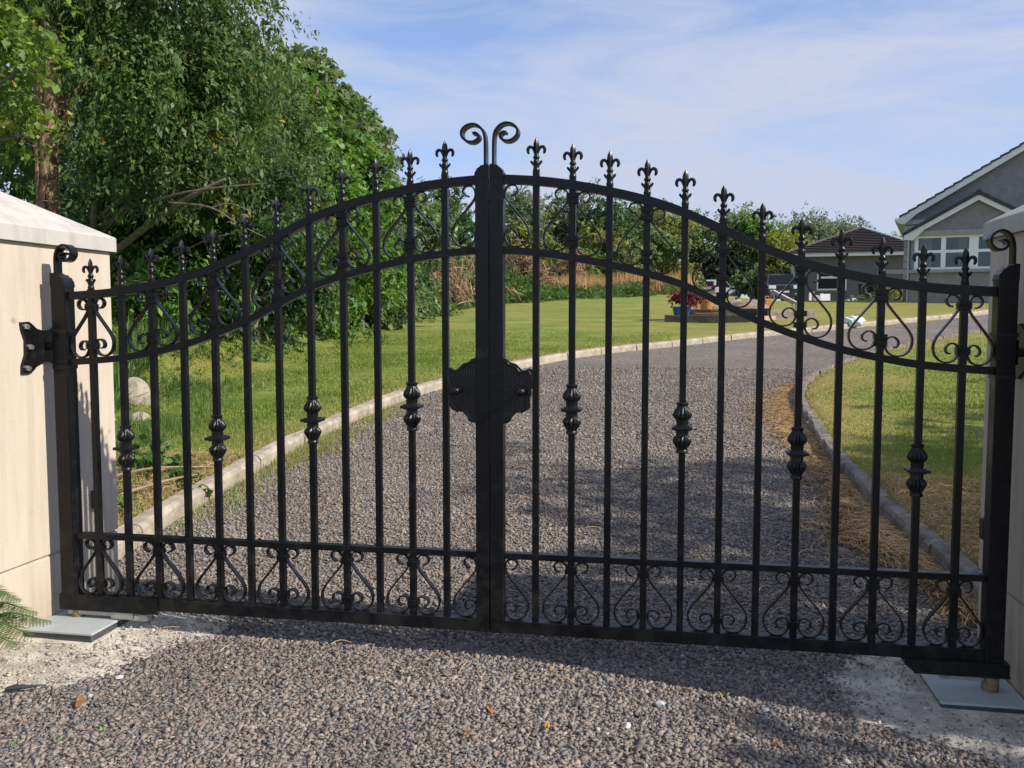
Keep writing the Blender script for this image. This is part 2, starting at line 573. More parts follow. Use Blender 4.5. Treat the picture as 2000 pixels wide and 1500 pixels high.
M['leaf_red'] = leafm('leaf_red', (0.135, 0.034, 0.034), (0.270, 0.068, 0.068), (0.432, 0.135, 0.108))
M['dead_frond'] = attr_mat('dead_frond', [(0, (0.15, 0.10, 0.055)), (0.5, (0.33, 0.22, 0.13)), (1, (0.50, 0.38, 0.24))], rough=0.9, transl=0.15, noise=0.2)
M['gold_grass'] = attr_mat('gold_grass', [(0, (0.26, 0.17, 0.07)), (0.5, (0.44, 0.29, 0.13)), (1, (0.55, 0.41, 0.21))], rough=0.85, transl=0.3, noise=0.15)
M['green_weed'] = leafm('green_weed', (0.045, 0.095, 0.022), (0.085, 0.16, 0.036), (0.15, 0.23, 0.06))
M['straw'] = attr_mat('straw', [(0, (0.22, 0.125, 0.05)), (0.5, (0.44, 0.285, 0.125)), (1, (0.60, 0.46, 0.25))], rough=0.7, transl=0.15, noise=0.2, nscale=3)
M['fern_leaf'] = leafm('fern_leaf', (0.022, 0.070, 0.014), (0.050, 0.120, 0.022), (0.11, 0.17, 0.045), (0.30, 0.2, 0.07))
M['blade'] = attr_mat('lawn_blade', [(0, (0.095, 0.155, 0.025)), (0.45, (0.175, 0.245, 0.046)), (0.75, (0.275, 0.30, 0.085)), (1, (0.46, 0.37, 0.19))], rough=0.6, transl=0.35, spec=0.35, noise=0.12, nscale=1.2)
STONE = [(0.0, (0.063, 0.060, 0.059)), (0.18, (0.139, 0.131, 0.123)), (0.36, (0.171, 0.171, 0.169)), (0.5, (0.225, 0.172, 0.142)),
         (0.66, (0.265, 0.211, 0.175)), (0.8, (0.243, 0.227, 0.207)), (0.95, (0.333, 0.284, 0.229)), (1.0, (0.449, 0.413, 0.368))]
M['gravel_stone'] = attr_mat('gravel_stone', STONE, rough=0.85, spec=0.3, noise=0.20, nscale=1.3)
M['pale_chip'] = attr_mat('pale_chip', [(0, (0.10, 0.10, 0.10)), (0.12, (0.26, 0.22, 0.18)), (0.5, (0.44, 0.39, 0.32)), (0.9, (0.56, 0.52, 0.45)), (1, (0.62, 0.60, 0.55))], rough=0.9, noise=0.1)


def gravel_ground():
    m, nt, b = new_mat('gravel_surface')
    tcn = N(nt, 'ShaderNodeTexCoord')
    v = N(nt, 'ShaderNodeTexVoronoi', i_Scale=62.0, i_Randomness=1.0)
    nt.links.new(tcn.outputs['Object'], v.inputs['Vector'])
    sx = N(nt, 'ShaderNodeSeparateColor')
    nt.links.new(v.outputs['Color'], sx.inputs[0])
    rp = ramp(nt, STONE)
    nt.links.new(sx.outputs[0], rp.inputs[0])
    big = N(nt, 'ShaderNodeTexNoise', i_Scale=0.9, i_Detail=5.0, i_Roughness=0.6)
    nt.links.new(tcn.outputs['Object'], big.inputs['Vector'])
    br = ramp(nt, [(0.3, (0.82, 0.80, 0.80)), (0.7, (1.18, 1.15, 1.1))])
    nt.links.new(big.outputs['Fac'], br.inputs[0])
    mu = N(nt, 'ShaderNodeMix', data_type='RGBA', blend_type='MULTIPLY')
    mu.inputs['Factor'].default_value = 1.0
    nt.links.new(rp.outputs[0], mu.inputs['A'])
    nt.links.new(br.outputs[0], mu.inputs['B'])
    nt.links.new(mu.outputs['Result'], b.inputs['Base Color'])
    b.inputs['Roughness'].default_value = 0.9
    b.inputs['Specular IOR Level'].default_value = 0.25
    bp = N(nt, 'ShaderNodeBump', i_Strength=1.0, i_Distance=0.02, invert=True)
    nt.links.new(v.outputs['Distance'], bp.inputs['Height'])
    nt.links.new(bp.outputs[0], b.inputs['Normal'])
    return m


M['gravel'] = gravel_ground()


def lawn_ground():
    m, nt, b = new_mat('mown_lawn')
    tcn = N(nt, 'ShaderNodeTexCoord')
    mpn = N(nt, 'ShaderNodeMapping')
    mpn.inputs['Rotation'].default_value = (0, 0, R(-14))
    mpn.inputs['Scale'].default_value = (0.30, 1.5, 1)
    nt.links.new(tcn.outputs['Object'], mpn.inputs[0])
    n_s = N(nt, 'ShaderNodeTexNoise', i_Scale=1.1, i_Detail=6.0, i_Roughness=0.65)     # mowing lanes
    nt.links.new(mpn.outputs[0], n_s.inputs['Vector'])
    g = ramp(nt, [(0.32, (0.120, 0.180, 0.030)), (0.5, (0.190, 0.240, 0.048)), (0.68, (0.270, 0.295, 0.080))])
    nt.links.new(n_s.outputs['Fac'], g.inputs[0])
    fine = N(nt, 'ShaderNodeTexNoise', i_Scale=38.0, i_Detail=4.0, i_Roughness=0.7)
    nt.links.new(tcn.outputs['Object'], fine.inputs['Vector'])
    fr = ramp(nt, [(0.3, (0.62, 0.66, 0.6)), (0.7, (1.25, 1.2, 1.2))])
    nt.links.new(fine.outputs['Fac'], fr.inputs[0])
    mp2 = N(nt, 'ShaderNodeMapping')
    mp2.inputs['Rotation'].default_value = (0, 0, R(9))
    mp2.inputs['Scale'].default_value = (1.3, 6.0, 1)
    nt.links.new(tcn.outputs['Object'], mp2.inputs[0])
    tuft = N(nt, 'ShaderNodeTexNoise', i_Scale=1.2, i_Detail=8.0, i_Roughness=0.75)
    nt.links.new(mp2.outputs[0], tuft.inputs['Vector'])
    tr_ = ramp(nt, [(0.36, (0.66, 0.74, 0.7)), (0.5, (1, 1, 1)), (0.66, (1.32, 1.18, 1.25))])
    nt.links.new(tuft.outputs['Fac'], tr_.inputs[0])
    m0 = N(nt, 'ShaderNodeMix', data_type='RGBA', blend_type='MULTIPLY')
    m0.inputs['Factor'].default_value = 1.0
    nt.links.new(g.outputs[0], m0.inputs['A'])
    nt.links.new(tr_.outputs[0], m0.inputs['B'])
    mu = N(nt, 'ShaderNodeMix', data_type='RGBA', blend_type='MULTIPLY')
    mu.inputs['Factor'].default_value = 1.0
    nt.links.new(m0.outputs['Result'], mu.inputs['A'])
    nt.links.new(fr.outputs[0], mu.inputs['B'])
    # parched turf along the kerbs (stored per vertex) and in odd patches
    dry = N(nt, 'ShaderNodeAttribute', attribute_name='dry')
    pn = N(nt, 'ShaderNodeTexNoise', i_Scale=1.3, i_Detail=6.0, i_Roughness=0.7)
    nt.links.new(tcn.outputs['Object'], pn.inputs['Vector'])
    ad = N(nt, 'ShaderNodeMath', operation='ADD')
    nt.links.new(dry.outputs['Fac'], ad.inputs[0])
    nt.links.new(pn.outputs['Fac'], ad.inputs[1])
    dr = ramp(nt, [(0.55, (0, 0, 0)), (0.95, (0.75,) * 3)])
    nt.links.new(ad.outputs[0], dr.inputs[0])
    mx = N(nt, 'ShaderNodeMix', data_type='RGBA', blend_type='MIX')
    nt.links.new(dr.outputs[0], mx.inputs['Factor'])
    nt.links.new(mu.outputs['Result'], mx.inputs['A'])
    mx.inputs['B'].default_value = (0.33, 0.23, 0.085, 1)
    nt.links.new(mx.outputs['Result'], b.inputs['Base Color'])
    b.inputs['Roughness'].default_value = 0.9
    b.inputs['Specular IOR Level'].default_value = 0.15
    bp = N(nt, 'ShaderNodeBump', i_Strength=0.8, i_Distance=0.03)
    nt.links.new(fine.outputs['Fac'], bp.inputs['Height'])
    nt.links.new(bp.outputs[0], b.inputs['Normal'])
    return m


M['lawn'] = lawn_ground()
M['fines'] = plain('pale_stone_dust', (0.50, 0.455, 0.38), 0.95, noise=0.42, nscale=11, bump=1.0, bscale=90)

# ------------------------------------------------------------------ ground, drive, kerbs
KL = [(-2.0, 0.2), (-2.12, 0.62), (-2.17, 1.03), (-2.24, 1.49), (-2.31, 2.31), (-2.37, 3.07), (-2.40, 3.95), (-2.40, 5.15), (-2.30, 6.6), (-2.07, 7.8),
      (-1.75, 9.0), (-1.37, 10.1), (-1.0, 11.0), (-0.55, 11.75), (0.0, 12.5), (0.76, 13.4), (1.43, 14.3), (2.27, 15.35), (3.18, 16.4),
      (4.17, 17.5), (5.25, 18.7), (6.47, 20.1), (7.6, 21.5), (8.9, 23.2), (11, 26.2), (14, 30.5)]
KR = [(1.98, 0.62), (2.03, 0.99), (1.99, 1.45), (1.94, 2.0), (1.89, 2.6), (1.86, 3.54), (1.86, 4.44), (1.88, 5.49), (1.93, 6.5), (2.05, 7.48), (2.28, 8.4),
      (2.66, 9.5), (3.2, 10.7), (3.89, 12.0), (4.69, 13.4), (5.65, 14.84), (6.71, 16.3), (8.6, 18.9), (11.5, 22.8), (15.5, 28.4)]
KLs = np.array([p[:2] for p in (tuple(v) for v in spline([(a, b, 0) for a, b in KL], 4))])
KRs = np.array([p[:2] for p in (tuple(v) for v in spline([(a, b, 0) for a, b in KR], 4))])


def poly_dist(P, line):
    """distance to an open polyline and sign (+ right of travel)"""
    best = np.full(len(P), 1e9)
    side = np.zeros(len(P))
    for a, b in zip(line[:-1], line[1:]):
        d = b - a
        l2 = (d * d).sum()
        t = np.clip(((P - a) @ d) / l2, 0, 1)
        q = a + t[:, None] * d
        e = P - q
        dd = np.hypot(e[:, 0], e[:, 1])
        w = dd < best
        best[w] = dd[w]
        side[w] = np.sign(d[0] * e[w, 1] - d[1] * e[w, 0])
    return best, -side


def drive_dist(x, y):
    """> 0 inside the gravel, metres to the kerb's inner face"""
    P = np.stack([np.ravel(x), np.ravel(y)], 1)
    dl, sl_ = poly_dist(P, KLs)
    dr, sr_ = poly_dist(P, KRs)
    s = np.minimum(dl * sl_, -dr * sr_)
    # the apron in front of and between the pillars
    ap = np.minimum(5.5 - np.abs(P[:, 0]), 0.75 - P[:, 1])
    inn = np.where(np.abs(P[:, 0]) < 1.95, np.minimum(1.95 - np.abs(P[:, 0]), 1.2 - P[:, 1]), -9)
    s = np.where(P[:, 1] < 0.6, np.maximum(np.where(P[:, 1] < 0.2, ap, inn), inn), s)
    return s.reshape(np.shape(x))


def axis(segs):
    out = []
    for a, b, st in segs:
        out.append(np.arange(a, b, st))
    return np.unique(np.round(np.concatenate(out), 4))


gx = axis([(-240, -100, 20), (-100, -30, 10), (-30, -12, 1.5), (-12, -4, 0.4), (-4, 4, 0.09), (4, 12, 0.3), (12, 30, 1.5), (30, 100, 10), (100, 241, 20)])
gy = axis([(-100, -20, 20), (-20, -4, 2), (-4, 0, 0.25), (0, 9, 0.10), (9, 18, 0.2), (18, 34, 0.5), (34, 70, 2), (70, 281, 15)])
XX, YY = np.meshgrid(gx, gy)
ins = drive_dist(XX, YY)
h = GZ(XX, YY)
rise = np.clip((-ins - 0.02) / 0.08, 0, 1)
lump = 0.015 * np.sin(XX * 2.1 + 0.6 * YY) * np.sin(YY * 1.7 - XX) * np.clip(-ins, 0, 1)
near_front = np.clip((YY - 0.1) / 0.5, 0, 1)
ZZ = h - 0.05 + (0.135 + lump) * rise * near_front + 0.05 * (1 - near_front) * (rise > 0.5) * 0.4
nx_, ny_ = len(gx), len(gy)
idx = np.arange(nx_ * ny_).reshape(ny_, nx_)
F = np.stack([idx[:-1, :-1].ravel(), idx[:-1, 1:].ravel(), idx[1:, 1:].ravel(), idx[1:, :-1].ravel()], 1)
edge = -ins
dry = np.clip(0.30 - 0.40 * edge, 0, 0.30) * (edge > 0)
dry = dry + 0.16 * np.clip(1 - np.abs(edge - 1.1) / 1.1, 0, 1) * (XX > 0) * (YY < 9)
dry = dry + 0.10 * (XX > 0) + 0.12 * np.clip((YY - 9) / 8, 0, 1) + 0.22 * (XX < -4.6) * (YY < 9) * (YY > 4) + 0.24 * (XX > 0) * (YY < 3.6) + 0.30 * np.clip(1 - edge / 0.7, 0, 1) * (XX > 0) * (YY < 9) + 0.10 * (XX < -2) * (YY < 3)
me = np_mesh('ground', np.stack([XX.ravel(), YY.ravel(), ZZ.ravel()], 1), F, M['lawn'], True, {'dry': dry.ravel()})
tag(add_mesh('lawn', me), kind='structure')


def lawn_z(x, y):
    s = drive_dist(x, y)
    return GZ(x, y) + 0.085 * np.clip((-s - 0.02) / 0.08, 0, 1)


# gravel drive sheet, following the kerbs
def strip_sheet(name, A, B, n, mat, dz=0.0):
    V = []
    for a, b in zip(A, B):
        for k in range(n + 1):
            t = k / n
            x, y = a[0] * (1 - t) + b[0] * t, a[1] * (1 - t) + b[1] * t
            V.append((x, y, gz(x, y) + dz))
    V = np.array(V)
    m = len(A)
    ii = np.arange(m * (n + 1)).reshape(m, n + 1)
    F_ = np.stack([ii[:-1, :-1].ravel(), ii[:-1, 1:].ravel(), ii[1:, 1:].ravel(), ii[1:, :-1].ravel()], 1)
    return np_mesh(name, V, F_, mat, True)


def resample(line, n):
    d = np.r_[0, np.cumsum(np.hypot(*np.diff(line, axis=0).T))]
    t = np.linspace(0, d[-1], n)
    return np.stack([np.interp(t, d, line[:, 0]), np.interp(t, d, line[:, 1])], 1)


front = np.array([(-9.0, -14.0), (-5.4, -4.0), (-5.2, -1.5), (-5.0, -0.6), (-2.9, -0.5), (-2.05, 0.0), (-1.95, 0.35)])
frontR = np.array([(9.0, -14.0), (5.4, -4.0), (5.2, -1.5), (5.0, -0.6), (2.9, -0.5), (2.05, 0.0), (1.97, 0.40)])
A_ = np.r_[front, resample(KLs, 110)[1:] + np.array([-0.03, 0])]
B_ = np.r_[frontR, resample(KRs, 110)[1:] + np.array([0.03, 0])]
tag(add_mesh('gravel_drive', strip_sheet('gravel_drive', A_, B_, 24, M['gravel'])), kind='structure')


def kerb(line, name, side, step, stop, joint=0.020, h_in=0.105, width=0.105, mat='kerb_conc', amp=0.003):
    """row of concrete edging stones; side = -1 stones lie left of the line"""
    root = bpy.data.objects.new(name, None)
    link(root)
    tag(root, kind='structure')
    L_ = resample(line, 900)
    d = np.r_[0, np.cumsum(np.hypot(*np.diff(L_, axis=0).T))]
    s = 0.05
    k = 0
    while s < min(stop, d[-1] - step):
        n = 7
        ts = np.linspace(s, s + step - joint, n)
        P = np.stack([np.interp(ts, d, L_[:, 0]), np.interp(ts, d, L_[:, 1])], 1)
        tang = np.gradient(P, axis=0)
        tang /= np.hypot(tang[:, 0], tang[:, 1])[:, None]
        nor = np.stack([-tang[:, 1], tang[:, 0]], 1) * (-side)
        jig = rng.normal(0, 0.006, 2)
        rr = []
        c = Vector((P[1][0], P[1][1], gz(*P[1])))
        for i in range(n):
            hz = gz(*P[i]) + jig[1] * 0.5
            o = P[i] + nor[i] * jig[0]
            prof = [(0.0, -0.10), (0.0, h_in - 0.028), (0.012, h_in - 0.008), (0.03, h_in), (width, h_in + 0.004), (width, -0.10)]
            rr.append([Vector((o[0] + nor[i][0] * u + rng.normal(0, amp), o[1] + nor[i][1] * u, hz + v + rng.normal(0, amp) * .6)) - c for u, v in prof])
        mb = MB().rings(rr)
        mb.build('kerb_stone', M[mat], root, loc=c)
        s += step
        k += 1
    return root


kerb(KLs, 'kerb', -1, 0.915, 34)
kerb(KRs, 'kerb', 1, 0.915, 27, h_in=0.11, width=0.085, mat='kerb_dark', amp=0.006)


# ------------------------------------------------------------------ loose stuff on the ground
def frustum_keep(x, y, z, margin=0.35):
    cy, sy, cp, sp = math.cos(YAW), math.sin(YAW), math.cos(PITCH), math.sin(PITCH)
    f = np.array((-sy * cp, cy * cp, sp))
    r = np.array((cy, sy, 0))
    u = np.cross(r, f)
    d = np.stack([x, y, z], 1) - np.array(CAM)
    w = d @ f
    a = (d @ r) / np.maximum(w, .05)
    b = (d @ u) / np.maximum(w, .05)
    return (w > 0.3) & (np.abs(a) < 0.56 + margin) & (np.abs(b) < 0.42 + margin)


def stones(name, x, y, z, size, mat, flat=0.55, sink=0.25, big=False):
    n = len(x)
    if big:
        base = np.array([(-1, -1, -1), (1, -1, -1), (1, 1, -1), (-1, 1, -1), (-1, -1, 1), (1, -1, 1), (1, 1, 1), (-1, 1, 1)], float) * 0.62
        tri = np.array([(0, 2, 1), (0, 3, 2), (4, 5, 6), (4, 6, 7), (0, 1, 5), (0, 5, 4), (1, 2, 6), (1, 6, 5), (2, 3, 7), (2, 7, 6), (3, 0, 4), (3, 4, 7)])
        jit = 0.34
    else:
        base = np.array([(1, 0, 0), (0, 1, 0), (-1, 0, 0), (0, -1, 0), (0, 0, 1), (0, 0, -1)], float)
        tri = np.array([(0, 1, 4), (1, 2, 4), (2, 3, 4), (3, 0, 4), (1, 0, 5), (2, 1, 5), (3, 2, 5), (0, 3, 5)])
        jit = 0.36
    k = len(base)
    V = base[None] + rng.normal(0, jit, (n, k, 3)) * 0.7
    sc = np.stack([size * rng.uniform(.8, 1.3, n), size * rng.uniform(.65, 1.05, n), size * rng.uniform(.45, 1.0, n) * flat / .55 * .75], 1) * 0.5
    V = V * sc[:, None, :]
    ang = rng.uniform(0, 2 * np.pi, n)
    tx, ty = rng.normal(0, .38, n), rng.normal(0, .38, n)
    # tilt then spin
    V[:, :, 2] += V[:, :, 0] * tx[:, None] + V[:, :, 1] * ty[:, None]
    ca, sa = np.cos(ang)[:, None], np.sin(ang)[:, None]
    X = V[:, :, 0] * ca - V[:, :, 1] * sa
    Y = V[:, :, 0] * sa + V[:, :, 1] * ca
    V[:, :, 0], V[:, :, 1] = X + x[:, None], Y + y[:, None]
    V[:, :, 2] += (z + size * (0.5 - sink) * 0.5)[:, None]
    F_ = (tri[None] + (np.arange(n) * k)[:, None, None]).reshape(-1, 3)
    rnd = np.repeat(np.clip(rng.beta(1.6, 1.7, n), 0, 1), len(tri))
    return np_mesh(name, V.reshape(-1, 3), F_, mat, False, {'rnd': rnd})


PATCH_L = np.array([(-3.2, -0.2), (-3.2, -1.0), (-2.0, -0.92), (-1.62, -0.74), (-1.46, -0.60), (-1.33, -0.48), (-1.29, -0.34), (-1.24, -0.15), (-1.12, 0.02), (-1.2, 0.25), (-1.9, 0.3)])
PATCH_R = np.array([(1.32, 0.45), (1.34, 0.25), (1.24, 0.05), (1.30, -0.16), (1.27, -0.26), (1.42, -0.37), (1.58, -0.47), (1.80, -0.58), (2.4, -0.80), (3.2, -0.8), (3.2, 0.4), (2.0, 0.45)])


def in_poly(x, y, poly):
    c = np.zeros(len(x), bool)
    j = len(poly) - 1
    for i in range(len(poly)):
        xi, yi = poly[i]
        xj, yj = poly[j]
        t = ((yi > y) != (yj > y)) & (x < (xj - xi) * (y - yi) / (yj - yi + 1e-12) + xi)
        c ^= t
        j = i
    return c


def rough_outline(poly, amp, step=0.05):
    out = []
    n = len(poly)
    for i in range(n):
        a, b = poly[i], poly[(i + 1) % n]
        m = max(1, int(np.hypot(*(b - a)) / step))
        for k in range(m):
            p = a + (b - a) * k / m
            out.append(p + rng.normal(0, amp, 2))
    return np.array(out)


for nm, poly in (('stone_dust', PATCH_L), ('stone_dust', PATCH_R)):
    ol = rough_outline(poly, 0.016)
    cx, cy_ = ol.mean(0)
    mb = MB()
    c0 = mb.bm.verts.new((cx, cy_, gz(cx, cy_) + 0.012))
    rings_ = []
    for f_ in (0.5, 0.85, 1.0):
        rings_.append([mb.bm.verts.new((cx + (p[0] - cx) * f_, cy_ + (p[1] - cy_) * f_,
                                        gz(cx + (p[0] - cx) * f_, cy_ + (p[1] - cy_) * f_) + (0.007 if f_ < 1 else 0.001) + rng.normal(0, .0012))) for p in ol])
    m_ = len(ol)
    for i in range(m_):
        j = (i + 1) % m_
        mb.bm.faces.new((c0, rings_[0][i], rings_[0][j]))
        for a, b in zip(rings_, rings_[1:]):
            mb.bm.faces.new((a[i], b[i], b[j], a[j]))
    tag(mb.build(nm, M['fines']), kind='structure')


def scatter(x0, x1, y0, y1, dens):
    n = int((x1 - x0) * (y1 - y0) * dens)
    return rng.uniform(x0, x1, n), rng.uniform(y0, y1, n)


def edge_dist(x, y, poly):
    return poly_dist(np.stack([x, y], 1), np.r_[poly, poly[:1]])[0]


def gravel_points(x0, x1, y0, y1, dens):
    x, y = scatter(x0, x1, y0, y1, dens)
    s = drive_dist(x, y)
    z = GZ(x, y)
    k = (s > 0.015) & frustum_keep(x, y, z)
    pl = in_poly(x, y, PATCH_L) | in_poly(x, y, PATCH_R)
    dd = np.minimum(edge_dist(x, y, PATCH_L), edge_dist(x, y, PATCH_R))
    k &= ~(pl & (rng.random(len(x)) < 0.55 + 4.5 * dd))
    for (a, b, c, d) in ((-1.87, -1.56, -0.22, 0.12), (1.56, 1.9, -0.17, 0.3)):      # motor boxes
        k &= ~((x > a) & (x < b) & (y > c) & (y < d))
    k &= ~((np.abs(x) > 1.87) & (y > -0.45) & (y < 0.47))
    return x[k], y[k], z[k]


gxp, gyp, gzp = gravel_points(-2.7, 2.7, -1.9, 0.35, 8200)
o = add_mesh('gravel_stones', stones('gravel_near', gxp, gyp, gzp, rng.gamma(9, 1.62e-3, len(gxp)).clip(.007, .030), M['gravel_stone'], big=True))
tag(o, kind='stuff')
gxp, gyp, gzp = gravel_points(-2.5, 2.5, 0.35, 4.2, 4600)
o = add_mesh('gravel_stones', stones('gravel_mid', gxp, gyp, gzp, rng.gamma(9, 1.9e-3, len(gxp)).clip(.009, .032), M['gravel_stone']))
tag(o, kind='stuff')
gxp, gyp, gzp = gravel_points(-2.6, 3.2, 4.2, 10.0, 1500)
o = add_mesh('gravel_stones', stones('gravel_far', gxp, gyp, gzp, rng.gamma(9, 2.3e-3, len(gxp)).clip(.012, .036), M['gravel_stone']))
tag(o, kind='stuff')
# pale chips on the dust patches
px_, py_ = scatter(-2.6, -1.0, -1.0, 0.3, 5200)
k = in_poly(px_, py_, PATCH_L) & ~((px_ < -1.56) & (py_ > -0.22) & (py_ < .12)) & ~((px_ < -1.86) & (py_ > -.45))
px2, py2 = scatter(1.2, 2.4, -0.9, 0.4, 3600)
k2 = in_poly(px2, py2, PATCH_R) & ~((px2 > 1.56) & (py2 > -0.17)) & ~((px2 > 1.86) & (py2 > -.45))
px_, py_ = np.r_[px_[k], px2[k2]], np.r_[py_[k], py2[k2]]
o = add_mesh('pale_chips', stones('pale_chips', px_, py_, GZ(px_, py_) + 0.008, rng.gamma(3, 2.3e-3, len(px_)).clip(.003, .036), M['pale_chip'], big=True))
tag(o, kind='stuff')


def blades(name, x, y, z, hgt, wid, mat, lean=0.5, rnd=None, segs=2, droop=0.3):
    """grass blades / straw: tapered ribbons"""
    n = len(x)
    a = rng.uniform(0, 2 * np.pi, n)
    ln = np.abs(rng.normal(0, lean, n))
    dx, dy = np.cos(a) * ln, np.sin(a) * ln
    b = a + np.pi / 2 + rng.normal(0, .5, n)
    wx, wy = np.cos(b) * wid * .5, np.sin(b) * wid * .5
    rows = []
    for k in range(segs + 1):
        t = k / segs
        cx = x + dx * hgt * t * (0.6 + 0.4 * t)
        cy = y + dy * hgt * t * (0.6 + 0.4 * t)
        cz = z + hgt * (t - droop * ln * t * t)
        w = (1 - t) ** 0.7 if k < segs else 0.06
        rows.append(np.stack([cx - wx * w, cy - wy * w, cz], 1))
        rows.append(np.stack([cx + wx * w, cy + wy * w, cz], 1))
    V = np.stack(rows, 1)
    q = np.array([(2 * k, 2 * k + 1, 2 * k + 3, 2 * k + 2) for k in range(segs)])
    F_ = (q[None] + (np.arange(n) * 2 * (segs + 1))[:, None, None]).reshape(-1, 4)
    if rnd is None:
        rnd = rng.random(n)
    return np_mesh(name, V.reshape(-1, 3), F_, mat, False, {'rnd': np.repeat(rnd, segs)})


def grass(x0, x1, y0, y1, dens, hgt, wid, side):
    x, y = scatter(x0, x1, y0, y1, dens)
    s = drive_dist(x, y)
    k = (s < -0.11) & ((x < 0.6) if side < 0 else (x > 0.6)) & frustum_keep(x, y, GZ(x, y), 0.15)
    if y1 > 9:
        k &= rng.random(len(x)) < np.clip((y1 - y) / 7, 0, 1)
    x, y, s = x[k], y[k], -s[k]
    z = lawn_z(x, y) - 0.004
    n = len(x)
    patch = np.sin(x * 1.9 + 1.3) * np.sin(y * 1.3 + x * .7) * .5 + np.sin(x * 5.1 - y * 3.7) * .25
    r = np.clip(rng.normal(0.42 + 0.16 * patch, 0.18, n) + np.clip(0.42 - 0.5 * s, 0, .42) + (0.30 if side > 0 else 0.1) * np.clip((3.6 - y) / 2, 0, 1), 0, 1)
    hh = hgt * rng.uniform(.5, 1.3, n)
    if side < 0:
        rough_ = np.clip((-x - 3.2 - 0.55 * (y - 2)) / 0.8, 0, 1) + 0.6 * np.clip((3.2 - y) / 2, 0, 1)
        hh = hh * (1 + 2.2 * np.clip(rough_, 0, 1.2) * rng.random(n))
    return blades('grass', x, y, z, hh, wid, M['blade'], lean=0.7, rnd=r)


for args in ((-5.5, -2.2, 0.5, 4.5, 7500, 0.035, 0.006, -1), (-9.0, 0.6, 4.5, 16.0, 1900, 0.034, 0.012, -1), (1.9, 4.0, 0.9, 4.5, 8000, 0.026, 0.006, 1), (1.9, 9.5, 4.5, 15.0, 1700, 0.026, 0.012, 1)):
    tag(add_mesh('lawn_grass', grass(*args)), kind='stuff')


def strands(name, x, y, z, length, wid, mat, lift=0.02):
    """long loose straw lying on the ground"""
    n = len(x)
    a = rng.uniform(0, 2 * np.pi, n)
    bend = rng.normal(0, .9, n)
    zt = rng.uniform(0, lift, n)
    tl = rng.normal(0, .25, n)
    rows = []
    S = 4
    cx, cy = x.copy(), y.copy()
    for k in range(S + 1):
        t = k / S
        ang = a + bend * t
        if k:
            cx = cx + np.cos(ang) * length / S
            cy = cy + np.sin(ang) * length / S
        px, py = -np.sin(ang) * wid / 2, np.cos(ang) * wid / 2
        cz = z + zt + tl * length * (t - .5) * .5 + 0.012 * np.sin(np.pi * t)
        rows += [np.stack([cx - px, cy - py, cz], 1), np.stack([cx + px, cy + py, cz + wid * .4], 1)]
    V = np.stack(rows, 1)
    q = np.array([(2 * k, 2 * k + 1, 2 * k + 3, 2 * k + 2) for k in range(S)])
    F_ = (q[None] + (np.arange(n) * 2 * (S + 1))[:, None, None]).reshape(-1, 4)
    return np_mesh(name, V.reshape(-1, 3), F_, mat, False, {'rnd': np.repeat(rng.beta(2, 2, n), S)})


# cut straw drifted along the right kerb
sy_ = rng.uniform(0.75, 8.2, 42000)
kx = np.interp(sy_, KRs[:, 1], KRs[:, 0])
wd = np.interp(sy_, [0.7, 1.3, 1.9, 2.6, 3.4, 5.0, 6.3, 8.2], [.06, .20, .42, .26, .22, .34, .50, .2])
off = np.abs(rng.normal(0, 1, len(sy_))) * wd * 0.62
dens_ = np.interp(sy_, [0.7, 1.5, 2.6, 3.6, 5.0, 8.2], [.35, 1, .55, .26, .36, .25])
kk = rng.random(len(sy_)) < dens_ * np.exp(-off / (wd * .9))
sx_, sy_ = kx[kk] - 0.01 - off[kk], sy_[kk]
pile = np.exp(-((sx_ - 1.72) / .18) ** 2 - ((sy_ - 1.75) / .45) ** 2) * 0.05
o = add_mesh('straw', strands('straw', sx_, sy_, GZ(sx_, sy_) + 0.008 + pile * rng.random(len(sx_)), rng.uniform(.05, .17, len(sx_)), 0.0032, M['straw'], 0.018))
tag(o, kind='stuff')
# thinner straw and dead stems on the turf behind the right kerb and over the drive
tx = np.r_[rng.uniform(2.0, 3.0, 4200), rng.uniform(-1.7, 1.9, 700), rng.uniform(-3.4, -2.35, 2200)]
ty = np.r_[rng.uniform(0.9, 3.0, 4200), np.abs(rng.normal(2.6, 1.6, 700)) - .25, rng.uniform(1.0, 3.0, 2200)]
o = add_mesh('straw', strands('straw_thin', tx, ty, np.where(drive_dist(tx, ty) < 0, lawn_z(tx, ty) + .02, GZ(tx, ty) + .014), rng.uniform(.03, .12, len(tx)), 0.003, M['straw'], 0.02))
tag(o, kind='stuff')
# straw-coloured weeds at the foot of the left kerb
wy = np.r_[rng.normal(3.75, .55, 2600), rng.normal(2.2, .5, 900), rng.normal(5.6, .5, 800)]
wx = np.interp(wy, KLs[:, 1], KLs[:, 0]) + np.abs(rng.normal(0.03, 0.16, len(wy))) + 0.01
o = add_mesh('kerb_weeds', blades('kerb_weeds', wx, wy, GZ(wx, wy), rng.uniform(.02, .075, len(wx)), 0.006, M['blade'], lean=0.9, rnd=rng.beta(2.4, 1.2, len(wx))))
tag(o, kind='stuff')

# ------------------------------------------------------------------ gate pillars
PS = 0.88


